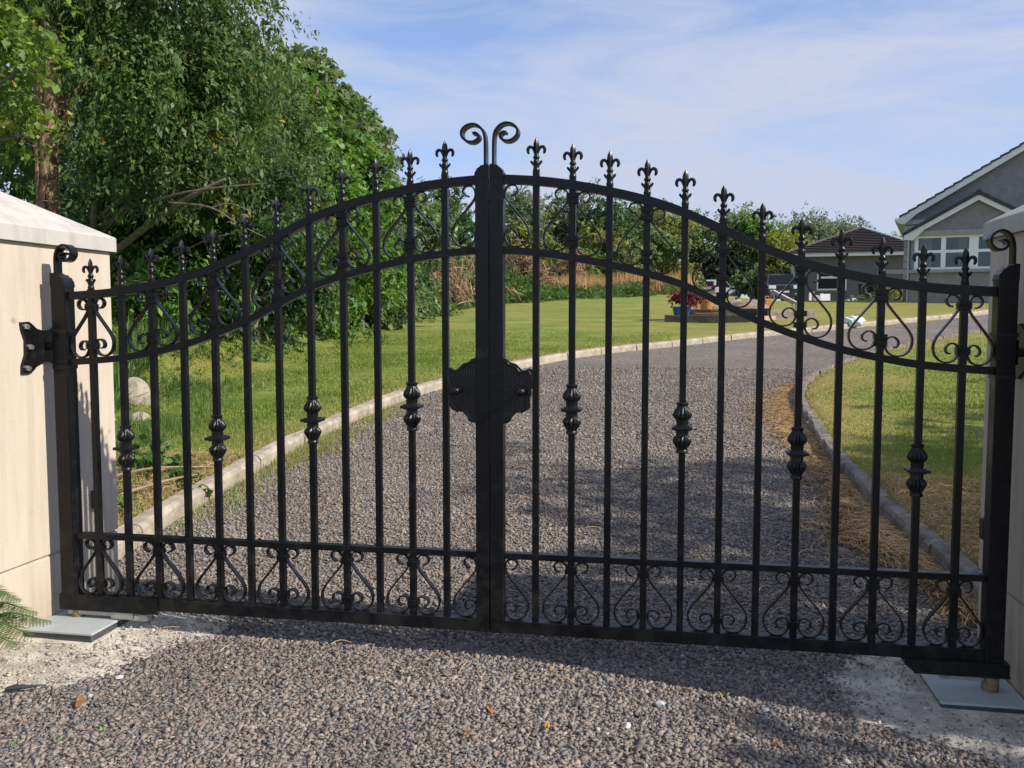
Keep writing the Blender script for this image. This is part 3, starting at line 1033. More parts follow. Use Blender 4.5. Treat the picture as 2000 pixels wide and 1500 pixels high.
def pillar(sign, label):
    root = thing('gate_pillar', label, 'pillar', (sign * (1.88 + PS / 2), 0.015, gz(sign * 2.3, 0)))
    z0 = -gz(sign * 2.3, 0)
    hs = PS / 2
    MB().box(-hs, hs, -hs, hs, -0.25, z0 + 0.258, 0.004).build('plinth', M['pillar'], root)
    MB().box(-hs + .008, hs - .008, -hs + .008, hs - .008, z0 + 0.256, z0 + 0.27).box(-hs - .003, hs + .003, -hs - .003, hs + .003, z0 + 0.268, z0 + 1.556, 0.004).build('shaft', M['pillar'], root)
    c = hs + 0.024
    t0, t1, t2 = z0 + 1.556, z0 + 1.617, z0 + 1.862
    mb = MB()
    b = 0.006
    mb.rings([[(-c, -c, t0), (c, -c, t0), (c, c, t0), (-c, c, t0)], [(-c, -c, t1), (c, -c, t1), (c, c, t1), (-c, c, t1)],
              [(-c + b, -c + b, t1 + b), (c - b, -c + b, t1 + b), (c - b, c - b, t1 + b), (-c + b, c - b, t1 + b)],
              [(-.02, -.02, t2), (.02, -.02, t2), (.02, .02, t2), (-.02, .02, t2)]])
    mb.build('capstone', M['capstone'], root)
    # cast hinge plate bolted to the reveal, waisted like a butterfly
    ol = [(-.150, .100), (-.106, .102), (-.088, .092), (-.062, .074), (-.03, .066), (.02, .066), (.06, .084), (.085, .098), (.10, .095),
          (.10, -.092), (.085, -.096), (.06, -.08), (.02, -.062), (-.03, -.064), (-.062, -.074), (-.092, -.098), (-.112, -.104), (-.153, -.103),
          (-.150, -.072), (-.130, -.03), (-.128, .03), (-.146, .07)]
    mb = MB()
    xf = -sign * (hs + 0.003)
    mb.prism([(p[0] - 0.015, z0 + 1.137 + p[1]) for p in ol], 'x', xf, xf - sign * 0.013)
    hp = mb.build('hinge_plate', M['cast_black'], root)
    for (by, bz) in ((-.128, .082), (-.108, .0), (-.128, -.084)):
        mb = MB()
        mb.tube([(xf - sign * .012, by - .015, z0 + 1.137 + bz), (xf - sign * .026, by - .015, z0 + 1.137 + bz)], [.0125, .0105], 6)
        mb.build('bolt', M['bolt_zinc'], hp)
    mb = MB()
    mb.tube([(xf - sign * .010, -.018, z0 + 1.137), (xf - sign * .066, -.018, z0 + 1.137)], [.017, .014], 10)
    mb.tube([(xf - sign * .058, -.018, z0 + 1.095), (xf - sign * .058, -.018, z0 + 1.180)], .016, 10)
    mb.build('hinge_pin', M['cast_black'], hp, True)
    # photocell on the reveal
    sy0 = 0.262 if sign < 0 else 0.345
    mb = MB().box(xf - sign * .002 if sign < 0 else xf - .026, xf + .028 if sign < 0 else xf + .002, sy0 - .015, sy0 + .025, z0 + .405, z0 + .485, 0.004)
    mb.build('photocell', M['black_plastic'] if sign > 0 else M['pad_box'], root)
    return root


pillar(-1, 'sunlit cream gate pillar with a pyramid capstone and a bolted black hinge plate')
pillar(1, 'shaded grey-looking gate pillar at the right edge, nearest the house')

# ------------------------------------------------------------------ the gate
C0, SP = 0.1733, 0.135
BX = [C0 + SP * k for k in range(12)]
TIP = [1.9155, 1.8892, 1.8593, 1.8244, 1.783, 1.7264, 1.661, 1.6072, 1.5654, 1.5347, 1.5083, 1.4959]
RX = [0.0, 0.068, 0.173, 0.306, 0.441, 0.575, 0.712, 0.847, 0.978, 1.111, 1.247, 1.384, 1.518, 1.656, 1.79]
RT = [1.768, 1.7645, 1.7575, 1.7395, 1.7115, 1.6785, 1.6315, 1.567, 1.5055, 1.4515, 1.411, 1.3825, 1.3605, 1.3485, 1.342]
RM = [1.507, 1.5045, 1.496, 1.476, 1.449, 1.4155, 1.3745, 1.305, 1.241, 1.191, 1.1465, 1.116, 1.0925, 1.080, 1.072]
RTs = spline([(a, b, 0) for a, b in zip(RX, RT)], 4)
RMs = spline([(a, b, 0) for a, b in zip(RX, RM)], 4)


def smooth_curve(pts):
    X = np.array([p[0] for p in pts])
    Z = np.array([p[1] for p in pts])
    xs = np.linspace(0.05, 1.757, 60)
    z = np.interp(xs, X, Z)
    for _ in range(6):
        z[1:-1] = .25 * z[:-2] + .5 * z[1:-1] + .25 * z[2:]
    return xs, z


TX, TZ = smooth_curve(RTs)
MX_, MZ = smooth_curve(RMs)
top_z = lambda x: float(np.interp(abs(x), TX, TZ))
mid_z = lambda x: float(np.interp(abs(x), MX_, MZ))
H_TOP, H_MID = 0.033, 0.027
LOW0, LOW1 = 0.340, 0.364
BOT0, BOT1 = 0.056, 0.103

SC = [(.040, .197), (.052, .200), (.062, .211), (.063, .224), (.054, .235), (.040, .2375), (.026, .232), (.0175, .218), (.0155, .203), (.020, .186), (.040, .158), (.070, .121),
      (.093, .091), (.103, .071), (.1055, .052), (.101, .031), (.088, .013), (.069, .003), (.048, .003), (.030, .011), (.0185, .028), (.0155, .046),
      (.0205, .060), (.033, .069), (.048, .067), (.059, .056), (.0605, .043), (.053, .034), (.044, .033)]
SCs = [(p[0], p[1]) for p in spline([(a, b, 0) for a, b in SC], 3)]
SCR_ME = {1: MB().strip(SCs, 0.0055, -.011, .011).mesh('scroll', M['black_paint'], True, 50),
          -1: MB().strip([(-a, b) for a, b in SCs], 0.0055, -.011, .011).mesh('scroll', M['black_paint'], True, 50)}


def band_mesh():
    mb = MB()
    mb.box(-.021, .021, -.0155, .0155, -.010, .010, .002)
    for z in (-.0065, 0, .0065):
        mb.box(-.0225, .0225, -.017, .017, z - .0016, z + .0016)
    return mb.mesh('collar', M['black_paint'])


BAND_ME = band_mesh()


def finial_mesh():
    """fleur-de-lis casting; z = 0 at its foot, tip at 0.128"""
    mb = MB()
    H = 0.128
    prof = [(0.0, .0120), (.006, .0135), (.011, .0135), (.014, .0118), (.020, .0110), (.028, .0135), (.036, .0150), (.041, .0115), (.046, .0095), (.050, .0100),
            (.054, .0130), (.058, .0125), (.062, .0088), (.068, .0085)]
    n = 10
    mb.rings([[(r * math.cos(2 * math.pi * i / n), r * .9 * math.sin(2 * math.pi * i / n), z) for i in range(n)] for z, r in prof])
    sp = [(.064, .0080), (.075, .0088), (.086, .0102), (.096, .0112), (.105, .0108), (.113, .0088), (.120, .0056), (.125, .0026), (.128, .0004)]
    mb.rings([[(w, 0, z), (w * .35, w * .42, z), (0, w * .75, z), (-w * .35, w * .42, z), (-w, 0, z), (-w * .35, -w * .42, z), (0, -w * .75, z), (w * .35, -w * .42, z)] for z, w in sp])
    for s in (1, -1):
        path = spline([(s * .006, 0, .070), (s * .0095, 0, .082), (s * .0155, 0, .0915), (s * .0235, 0, .0935), (s * .0295, 0, .0885), (s * .0315, 0, .0795), (s * .0285, 0, .0715), (s * .0255, 0, .0690)], 2)
        rad = np.interp(np.linspace(0, 1, len(path)), [0, .3, .6, .85, 1], [.0035, .0058, .0066, .0052, .0018])
        mb.tube(path, list(rad), 7)
        mb.sphere((s * .0185, 0, .0395), (.0045, .0050, .0055), 7, 5)
        mb.tube([(s * .008, 0, .028), (s * .015, 0, .034), (s * .0185, 0, .040)], [.004, .0045, .0035], 6)
    for s in (1, -1):
        mb.sphere((0, s * .0165, .0395), (.0050, .0042, .0055), 7, 5)
    return mb.mesh('finial', M['cast_black'], True, 45)


FIN_ME = finial_mesh()
FIN_H = 0.128


def knuckle_mesh():
    mb = MB()
    prof = [(.094, .0185), (.091, .0220), (.084, .0215), (.080, .0190), (.076, .0200), (.066, .0265), (.056, .0325), (.047, .0350), (.040, .0330), (.033, .0275), (.029, .0225),
            (.022, .0225), (.018, .0235), (.014, .0215), (.010, .0210), (.006, .0240)]
    n = 48

    def ring(z, r):
        fl = 1.0 if r < .0235 else 0.055
        return [((r * (1 - (0.20 if r >= .0235 else 0.0) * abs(math.sin(6 * t)) ** 3)) * math.cos(t), (r * (1 - (0.20 if r >= .0235 else 0.0) * abs(math.sin(6 * t)) ** 3)) * math.sin(t), z)
                for t in (2 * math.pi * i / n for i in range(n))]
    mb.rings([ring(z, r) for z, r in prof])
    mb.rings([ring(-z, r) for z, r in prof])
    mb.box(-.037, .037, -.037, .037, -.006, .006, .002)
    mb.box(-.027, .027, -.027, .027, -.010, .010, .002)
    return mb.mesh('knuckle', M['cast_black'], True, 40)


KN_ME = knuckle_mesh()
KN_Z = {1: 0.915, 4: 0.855, 7: 0.773, 10: 0.723}


def post_scroll(s, w, y, cx, z0, ztop, span):
    """flat bar scroll on a post; curls toward s"""
    pts = [(0, z0), (0, z0 + .4 * (ztop - z0)), (.002, ztop - .045), (.014, ztop - .016), (.032, ztop - .004), (.052, ztop - .010), (.064, ztop - .028), (.062, ztop - .050),
           (.048, ztop - .066), (.032, ztop - .068), (.020, ztop - .058), (.018, ztop - .045), (.026, ztop - .036), (.034, ztop - .038)]
    k = span / .066
    P = [(cx + s * a * k, b) for a, b in pts]
    P = [(p[0], p[1]) for p in spline([(a, b, 0) for a, b in P], 4)]
    return MB().strip(P, .0088, -y, y)


def gate_leaf(sign, label):
    root = thing('gate_leaf', label, 'gate', (sign * 1.79, 0, 0.0))
    off = Vector((-sign * 1.79, 0, 0))
    bp = M['black_paint']

    def put(mb, name, mat=bp, smooth=False, parent=root, angle=35):
        return mb.build(name, mat, parent, smooth, loc=off if parent is root else None, angle=angle)

    S = lambda a, b: (min(sign * a, sign * b), max(sign * a, sign * b))
    # posts
    x0, x1 = S(1.757, 1.820)
    mb = MB().box(x0, x1, -.032, .032, BOT0 - .002, 1.385, .003)
    put(mb, 'hinge_post')
    def dome(xi, xo, z0, hgt, yh):
        # stepped quarter dome: low on the rail side, highest at the outer edge
        pts = [(xo, z0 - .004), (xo, z0 + hgt)]
        n_ = 4
        for i in range(n_ + 1):
            t0 = math.pi / 2 * (1 - i / (n_ + .6))
            cx_, cz_ = xo + (xi - xo) * math.cos(t0), z0 + hgt * math.sin(t0)
            pts.append((cx_, cz_))
            if i < n_:
                t1 = math.pi / 2 * (1 - (i + .75) / (n_ + .6))
                pts.append((xo + (xi - xo) * math.cos(t1) * 1.0, z0 + hgt * math.sin(t1) + .0035))
        pts.append((xi, z0 + .002))
        pts.append((xi, z0 - .004))
        return MB().prism([(sign * p_[0], p_[1]) for p_ in pts], 'y', -yh, yh)

    put(dome(1.755, 1.8205, 1.383, .052, .0335), 'post_cap')
    a, b = S(1.757, 1.819)
    put(MB().box(a - .002, b + .002, -.036, .036, 1.045, 1.062, .002), 'hinge_collar', M['cast_black'])
    put(MB().box(a - .004, b + .004, -.037, .037, 1.190, 1.205, .002), 'hinge_collar', M['cast_black'])
    a, b = S(0.002, 0.053)
    put(MB().box(a, b, -.026, .026, BOT0 - .002, 1.775, .003), 'meeting_post')
    put(dome(.0555, .003, 1.775, .045, .0275), 'post_cap')
    # scrolls crowning both posts
    put(post_scroll(-sign, 0, .022, sign * 1.806, 1.39, 1.553, .076), 'post_scroll', smooth=True, angle=50)
    put(post_scroll(sign, 0, .024, sign * 0.0155, 1.80, 1.972, .092), 'post_scroll', smooth=True, angle=50)
    # rails
    nsp = len(TX)
    for name, X, Z, hh, yy in (('top_rail', TX, TZ, H_TOP, .0165), ('middle_rail', MX_, MZ, H_MID, .0165)):
        mb = MB()
        rr = [[(sign * x, -yy, z - hh / 2), (sign * x, -yy, z + hh / 2), (sign * x, yy, z + hh / 2), (sign * x, yy, z - hh / 2)] for x, z in zip(X, Z)]
        mb.rings(rr)
        put(mb, name, smooth=True, angle=30)
    a, b = S(.052, 1.758)
    put(MB().box(a, b, -.017, .017, LOW0, LOW1, .002), 'lower_rail')
    put(MB().box(a, b, -.025, .025, BOT0, BOT1, .002), 'bottom_rail')
    # bars with finials and knuckles
    for k, x in enumerate(BX):
        zt = TIP[k] - FIN_H
        mb = MB().box(-.012, .012, -.012, .012, 0.100, zt + .002, .0012)
        bar = mb.build('bar', bp, root, loc=(sign * x + off.x, 0, 0))
        add_mesh('finial', FIN_ME, bar, (0, 0, zt), (0, 0, 0 if sign > 0 else math.pi))
        if k in KN_Z:
            add_mesh('knuckle', KN_ME, bar, (0, 0, KN_Z[k]))
    # scroll pairs: under the top rail and above the bottom rail
    for k in (-1, 1, 3, 5, 7, 9, 11):
        xc = 0.040 if k < 0 else BX[k]
        for s in (1, -1):
            if k < 0 and s < 0:
                continue
            ss = s * sign
            xb = xc + s * .058
            zb = mid_z(xb) + H_MID / 2 + .001
            add_mesh('scroll', SCR_ME[ss], root, (sign * xc + off.x, 0, zb), None, (.91 if k == 11 else 1, 1, min(1.03, (top_z(xc + s * .040) - H_TOP / 2 - zb) / .2395)))
            add_mesh('scroll', SCR_ME[ss], root, (sign * xc + off.x, 0, BOT1 + .0005), None, (.91 if k == 11 else 1, 1, (LOW0 - BOT1 - .001) / .2395))
            if k >= 0:
                for dz in (.202, .046):
                    add_mesh('collar', BAND_ME, root, (sign * xc + off.x, 0, zb + dz))
        if k >= 0:
            for dz in (.202, .046):
                add_mesh('collar', BAND_ME, root, (sign * xc + off.x, 0, BOT1 + dz * .985))
    # embossed lock plate
    u0 = 822
    raw = [(835, 268), (985, 295), (1040, 320), (1060, 345), (1140, 370), (1180, 410), (1205, 438), (1240, 440), (1290, 415), (1320, 430), (1345, 470), (1352, 540), (1330, 600), (1332, 640),
           (1312, 662), (1316, 720), (1300, 760), (1300, 860), (1280, 895), (1205, 940), (1180, 925), (1140, 935), (1090, 985), (1070, 1030), (1040, 1055), (985, 1060), (835, 1095)]
    zc = .982
    ol = [((u - u0) / 3090, zc - (v - 680) / 3090) for u, v in raw]
    mb = MB().prism([(sign * a, b) for a, b in ol], 'y', -.0235, -.0155)
    cx_ = .07
    inner = [(cx_ + (a - cx_) * .88, zc + (b - zc) * .90) for a, b in ol]
    lp = put(mb, 'lock_plate', M['cast_black'])
    # raised rim and dimples
    rim = MB()
    pts = [(sign * a, -.0245, b) for a, b in inner]
    rim.tube(spline(pts[1:-1], 2), .0028, 6)
    rim.build('lock_plate_rim', M['cast_black'], lp, True)
    dm = MB()
    poly = np.array([(a, b) for a, b in [(cx_ + (a - cx_) * .78, zc + (b - zc) * .82) for a, b in ol]])
    for i in range(-9, 10):
        for j in range(0, 14):
            a = .058 + j * .0098
            b = zc + i * .0113 + (.00565 if j % 2 else 0)
            if in_poly(np.array([a]), np.array([b]), poly)[0] and math.hypot(a - .124, b - zc) > .019:
                bmesh.ops.create_uvsphere(dm.bm, u_segments=6, v_segments=4, radius=1, matrix=Matrix.Translation((sign * a, -.0235, b)) @ Matrix.Diagonal((.0042, .0034, .0048, 1)))
    tag(dm.build('embossing', M['cast_black'], lp, True), kind='stuff')
    kb = MB().tube([(sign * .124, -.023, zc), (sign * .124, -.032, zc)], [.016, .013], 12).tube([(sign * .124, -.031, zc), (sign * .124, -.052, zc)], [.008, .008], 10)
    kb.sphere((sign * .124, -.062, zc), (.019, .014, .015), 12, 8)
    kb.build('knob', M['cast_black'], lp, True)
    # motor shoe under the hinge end
    if sign < 0:
        put(MB().box(-1.834, -1.385, -.0300, -.0262, .041, .106, .002).box(-1.834, -1.826, -.026, .03, .041, .106), 'motor_shoe')
        mb = MB().box(-1.80, -1.60, -.022, .022, .022, .038, .002).box(-1.60, -1.50, -.026, .026, .012, .040, .003).box(-1.52, -1.44, -.02, .02, .006, .036, .008)
        mb.tube([(-1.485, -.028, .022), (-1.485, -.018, .022)], .011, 6)
        put(mb, 'drive_arm', M['galv'])
        put(MB().tube([(-1.765, 0, -.004), (-1.765, 0, .036)], .026, 14), 'pivot', M['rust_ring'], True)
    else:
        mb = MB().prism([(1.494, .060), (1.836, .060), (1.836, .010), (1.530, .010), (1.494, .040)], 'y', -.042, .03)
        mb.box(1.524, 1.838, -.0455, -.0425, .010, .018)
        put(mb, 'motor_shoe')
        put(MB().box(1.62, 1.80, -.02, .02, -.012, .009, .002), 'drive_arm', M['galv'])
        put(MB().tube([(1.785, -.01, -.052), (1.785, -.01, .010)], .028, 14), 'pivot', M['rust_ring'], True)
    return root


gate_leaf(-1, 'left leaf of the black wrought iron gate, hung on the sunlit cream pillar')
gate_leaf(1, 'right leaf of the black wrought iron gate, hung on the shaded pillar')


def motor_box(x0, x1, y0, y1, zt, label):
    zb = gz((x0 + x1) / 2, y0)
    root = thing('gate_motor_box', label, 'motor cover', ((x0 + x1) / 2, (y0 + y1) / 2, zb), 0, 'motor covers at the gate hinges')
    hx, hy = (x1 - x0) / 2, (y1 - y0) / 2
    MB().box(-hx + .006, hx - .006, -hy + .006, hy - .006, -.08, zt - zb - .0085).build('housing', M['pad_box'], root)
    MB().box(-hx, hx, -hy, hy, zt - zb - .009, zt - zb, .002).build('cover_plate', M['pad_lid'], root)


motor_box(-1.872, -1.572, -.195, .085, .008, 'grey steel cover plate on the ground beside the fern')
motor_box(1.587, 1.872, -.145, .145, -.045, 'grey steel cover plate on the ground at the foot of the shaded pillar')

#@@PART2@@
# ------------------------------------------------------------------ the bungalow
HS = 30 / FPX


def house():
    p = at(1775, 585, 30)
    root = thing('bungalow', 'grey rendered bungalow with a gabled bay window and pale bargeboards', 'house', p, YAW - R(25))
    # main gable wall, set back 0.9 m behind the bay
    v0 = 0.9
    ua, wa = 3.60, 5.08           # apex
    ul, wl = -0.20, 2.78
    sl_ = (wa - wl) / (ua - ul)
    MB().prism([(ul, -.4), (ul, wl), (ua, wa), (2 * ua - ul, wl), (2 * ua - ul, -.4)], 'y', v0, v0 + 9.5).build('gable_wall', M['house_render'], root)
    MB().box(ul - .02, 2 * ua - ul + .02, v0 - .03, v0 + .3, -.45, .33).build('plinth', M['house_base'], root)
    # roof: stepped tile courses on both slopes
    n = 15
    for s in (-1, 1):
        for i in range(n):
            mb = MB()
            a, b = i / n, (i + 1.12) / n
            e = .20
            def P(t, lift):
                u = (ul - e) + (ua - (ul - e)) * t
                w = wl - e * sl_ + (wa - wl + e * sl_) * t + .10 + lift
                return (u if s < 0 else 2 * ua - u, w)
            mb.prism([P(a, -.02), P(a, .055), P(b, .012), P(b, -.05)], 'y', v0 - .22, v0 + 9.7)
            mb.build('tile_course', M['tile_slate'], root)
    mb = MB().tube([(ua, v0 - .27, wa + .15), (ua, v0 + 9.7, wa + .15)], .12, 8)
    mb.build('ridge_cap', M['tile_slate'], root)
    for s in (-1, 1):
        f = lambda u: u if s < 0 else 2 * ua - u
        e = .24
        mb = MB().prism([(f(ul - e), wl - e * sl_ + .085), (f(ua), wa + .085), (f(ua), wa - .14), (f(ul + .32), wl + .32 * sl_ - .14), (f(ul - .02), wl - .26), (f(ul - e), wl - e * sl_ - .06)], 'y', v0 - .20, v0 - .16)
        mb.build('bargeboard', M['pale_board'], root)
    MB().tube([(ul - .29, v0 - .2, wl - .10), (ul - .29, v0 + 9.6, wl - .10)], .055, 8).build('gutter', M['pale_board'], root)
    MB().box(ul - .22, ul - .002, v0 - .12, v0 + 9.5, wl - .20, wl - .15).build('soffit', M['pale_board'], root)
    # quoins up the corner
    z = 0.335
    i = 0
    while z < wl - .32:
        w = .40 if i % 2 == 0 else .28
        MB().box(ul - .025, ul + w, v0 - .028, v0 + .3, z, z + .225, .01).build('quoin', M['quoin'], root)
        z += .24
        i += 1
    MB().box(ul - .04, ul + .62, v0 - .05, v0 + .2, wl - .26, wl - .10, .01).build('corbel', M['quoin'], root)
    # the bay
    bl, br = 0.02, 3.86
    ba, bw, be = (bl + br) / 2, 3.22, 2.13
    sb = (bw - be) / (ba - bl)
    z1, z2 = .96, 2.06            # window opening
    MB().box(bl, br, 0, v0 - .004, -.4, z1 - .10).build('bay_wall', M['house_render'], root)
    MB().box(bl - .03, br + .03, -.035, v0 - .006, -.42, .30).build('bay_plinth', M['house_base'], root)
    MB().prism([(bl, z2 + .16), (bl, be), (ba, bw), (br, be), (br, z2 + .16)], 'y', 0, v0 - .004).build('bay_gable', M['house_render'], root)
    MB().box(bl - .03, br + .03, -.05, .2, z2, z2 + .158, .008).build('lintel', M['sill'], root)
    MB().box(bl - .05, br + .05, -.09, .22, z1 - .10, z1, .012).build('window_sill', M['sill'], root)
    for a, b in ((bl, bl + .10), (br - .10, br)):
        MB().box(a, b, .01, v0 - .004, z1, z2).build('bay_pier', M['house_render'], root)
    win = MB()
    x0, x1 = bl + .10, br - .10
    t = .075
    y0, y1 = .05, .12
    win.box(x0, x1, y0, y1, z1 + .001, z1 + t).box(x0, x1, y0, y1, z2 - t, z2 - .001)
    zt = z1 + (z2 - z1) * .53
    cols = [x0, x0 + .94, x0 + 1.90, x0 + 2.14, x1]
    mull = [(x0, x0 + .115), (x0 + .79, x0 + .93), (x0 + 1.60, x0 + 1.87), (x0 + 2.56, x0 + 2.70), (x1 - .115, x1)]
    for a, b in mull:
        win.box(a, b, y0 - .004, y1 + .004, z1 + t, z2 - t)
    win.box(x0 + .115, x1 - .115, y0 - .002, y1 + .002, zt - .045, zt + .045)
    wf = win.build('window', M['white_upvc'], root)
    for (a, b), (c, d) in zip(mull, mull[1:]):
        for lo, hi in ((z1 + t, zt - .045), (zt + .045, z2 - t)):
            MB().box(b, c, .08, .09, lo, hi).build('pane', M['glass'], wf)
    MB().box(x0, x1, .78, .80, z1 - .1, z2 + .1).build('room_back', M['dark_room'], root)
    for a, b in ((x0 + .16, x0 + .52), (x0 + 1.30, x0 + 1.55)):
        P = []
        mb = MB()
        nn = 14
        pts = [(a + (b - a) * i / nn, .30 + .025 * math.sin(i * 2.1)) for i in range(nn + 1)]
        mb.prism(pts + [(p[0], p[1] + .012) for p in pts[::-1]], 'z', z1 + .02, z2 - .02)
        mb.build('curtain', M['curtain'], root)
    for s in (-1, 1):
        f = lambda u: u if s < 0 else 2 * ba - u
        e = .22
        MB().prism([(f(bl - e), be - e * sb + .07), (f(ba), bw + .07), (f(ba), bw - .10), (f(bl + .38), be + .38 * sb - .10), (f(bl + .05), be - .22), (f(bl - e), be - e * sb - .06)], 'y', -.14, -.10).build('bay_bargeboard', M['pale_board'], root)
        MB().prism([(f(bl - e - .03), be - e * sb + .075), (f(ba), bw + .075), (f(ba), bw + .20), (f(bl - e - .03), be - e * sb + .17)], 'y', -.19, v0 + .6).build('bay_roof', M['tile_slate'], root)
    MB().tube([(ba, -.20, bw + .14), (ba, v0 + .4, bw + .14)], .095, 8).build('bay_ridge_cap', M['tile_slate'], root)
    MB().tube([(bl - .09, v0 - .07, -.3), (bl - .09, v0 - .07, 2.0), (bl - .09, v0 - .02, 2.15)], .035, 8).build('drainpipe', M['pale_board'], root)


house()


def garage():
    D = 56
    k = D / FPX
    p = at(1545, 590, D)
    root = thing('garage', 'low grey garage with a dark hipped tile roof beside the bungalow', 'garage', (p.x, p.y, p.z), YAW - R(18))
    U = lambda px: (px - 1545) * k
    W = lambda py: (590 - py) * k
    wl = W(499)
    MB().box(0, 7.6, 0, 6.4, -1, wl).build('wall', M['garage_wall'], root)
    z = 0
    i = 0
    while z < wl - .3:
        MB().box(-.03, .42 if i % 2 else .50, -.03, .3, z, z + .33, .01).build('quoin', M['quoin'], root)
        z += .355
        i += 1
    # hipped roof in stepped courses
    ua, wa, va = U(1678) - .05, W(449) + .2, 3.3
    e = .45
    n = 15
    c = [(-e, -e), (8.05, -e), (8.05, 6.85), (-e, 6.85)]
    ap = [(ua, va), (ua + .1, va), (ua + .1, va + .2), (ua, va + .2)]
    for i in range(n):
        a, b = i / n, min(1, (i + 1.0) / n)
        z0 = wl + .02 + (wa - wl) * a
        z1_ = wl + .02 + (wa - wl) * b
        L0 = [(q[0] + (r[0] - q[0]) * a, q[1] + (r[1] - q[1]) * a) for q, r in zip(c, ap)]
        L1 = [(q[0] + (r[0] - q[0]) * b, q[1] + (r[1] - q[1]) * b) for q, r in zip(c, ap)]
        Lo = [(q[0] + (.09 if q[0] > 3 else -.09), q[1] + (.09 if q[1] > 3 else -.09)) for q in L0]
        mb = MB().rings([[(*q, z0 + .055) for q in L0], [(*q, z0 + .045) for q in Lo], [(*q, z0 + .075) for q in Lo], [(*q, z1_ + .005) for q in L1], [(*q, z1_ - .03) for q in L1]])
        mb.build('tile_course', M['tile'], root)
    # pale hip capping on the right
    MB().tube([(7.95, -.40, wl + .12), (ua, va, wa + .12)], .085, 6).build('hip_capping', M['pale_board'], root)
    MB().tube([(-.4, -.40, wl + .10), (ua, va, wa + .12)], .085, 6).build('hip_capping', M['tile'], root)
    MB().box(-.42, 8.0, -.46, -.41, wl - .14, wl + .06).build('fascia', M['pale_board'], root)
    MB().box(-.40, 8.0, -.41, 0, wl - .12, wl - .08).build('soffit', M['pale_board'], root)
    a, b, lo, hi = U(1592), U(1646), W(567), W(532)
    w = MB()
    t = .07
    w.box(a, b, -.05, -.005, lo, lo + t).box(a, b, -.05, -.005, hi - t, hi).box(a, a + t, -.05, -.005, lo + t, hi - t).box(b - t, b, -.05, -.005, lo + t, hi - t)
    zt = lo + (hi - lo) * .68
    w.box(a + t, b - t, -.052, -.007, zt - .06, zt + .06)
    mid = (a + b) / 2
    w.box(mid - .07, mid + .07, -.05, -.005, zt + .06, hi - t)
    wf = w.build('window', M['white_upvc'], root)
    for q in ((a + t, mid - .07, zt + .06, hi - t), (mid + .07, b - t, zt + .06, hi - t), (a + t, b - t, lo + t, zt - .06)):
        MB().box(q[0], q[1], -.030, -.02, q[2], q[3]).build('pane', M['car_glass'], wf)
    MB().box(a - .1, b + .1, -.08, -.002, lo - .09, lo - .002).build('window_sill', M['sill'], root)
    MB().box(U(1700), U(1758), -.04, -.003, W(538), W(530)).build('door_lintel', M['sill'], root)
    mb = MB().box(U(1707), U(1716), -.12, -.003, W(519), W(514)).box(U(1709), U(1714), -.16, -.12, W(522), W(515))
    mb.build('wall_lamp', M['white_upvc'], root)


garage()


# ------------------------------------------------------------------ cars
def wheel(parent, x, y, r, side):
    w = MB().tube([(x, y - .09, r), (x, y + .09, r)], [r, r], 20).build('wheel', M['tyre'], parent, True)
    MB().tube([(x, y + side * .085, r), (x, y + side * .098, r)], [r * .62, r * .56], 14).build('rim', M['chrome'], w)


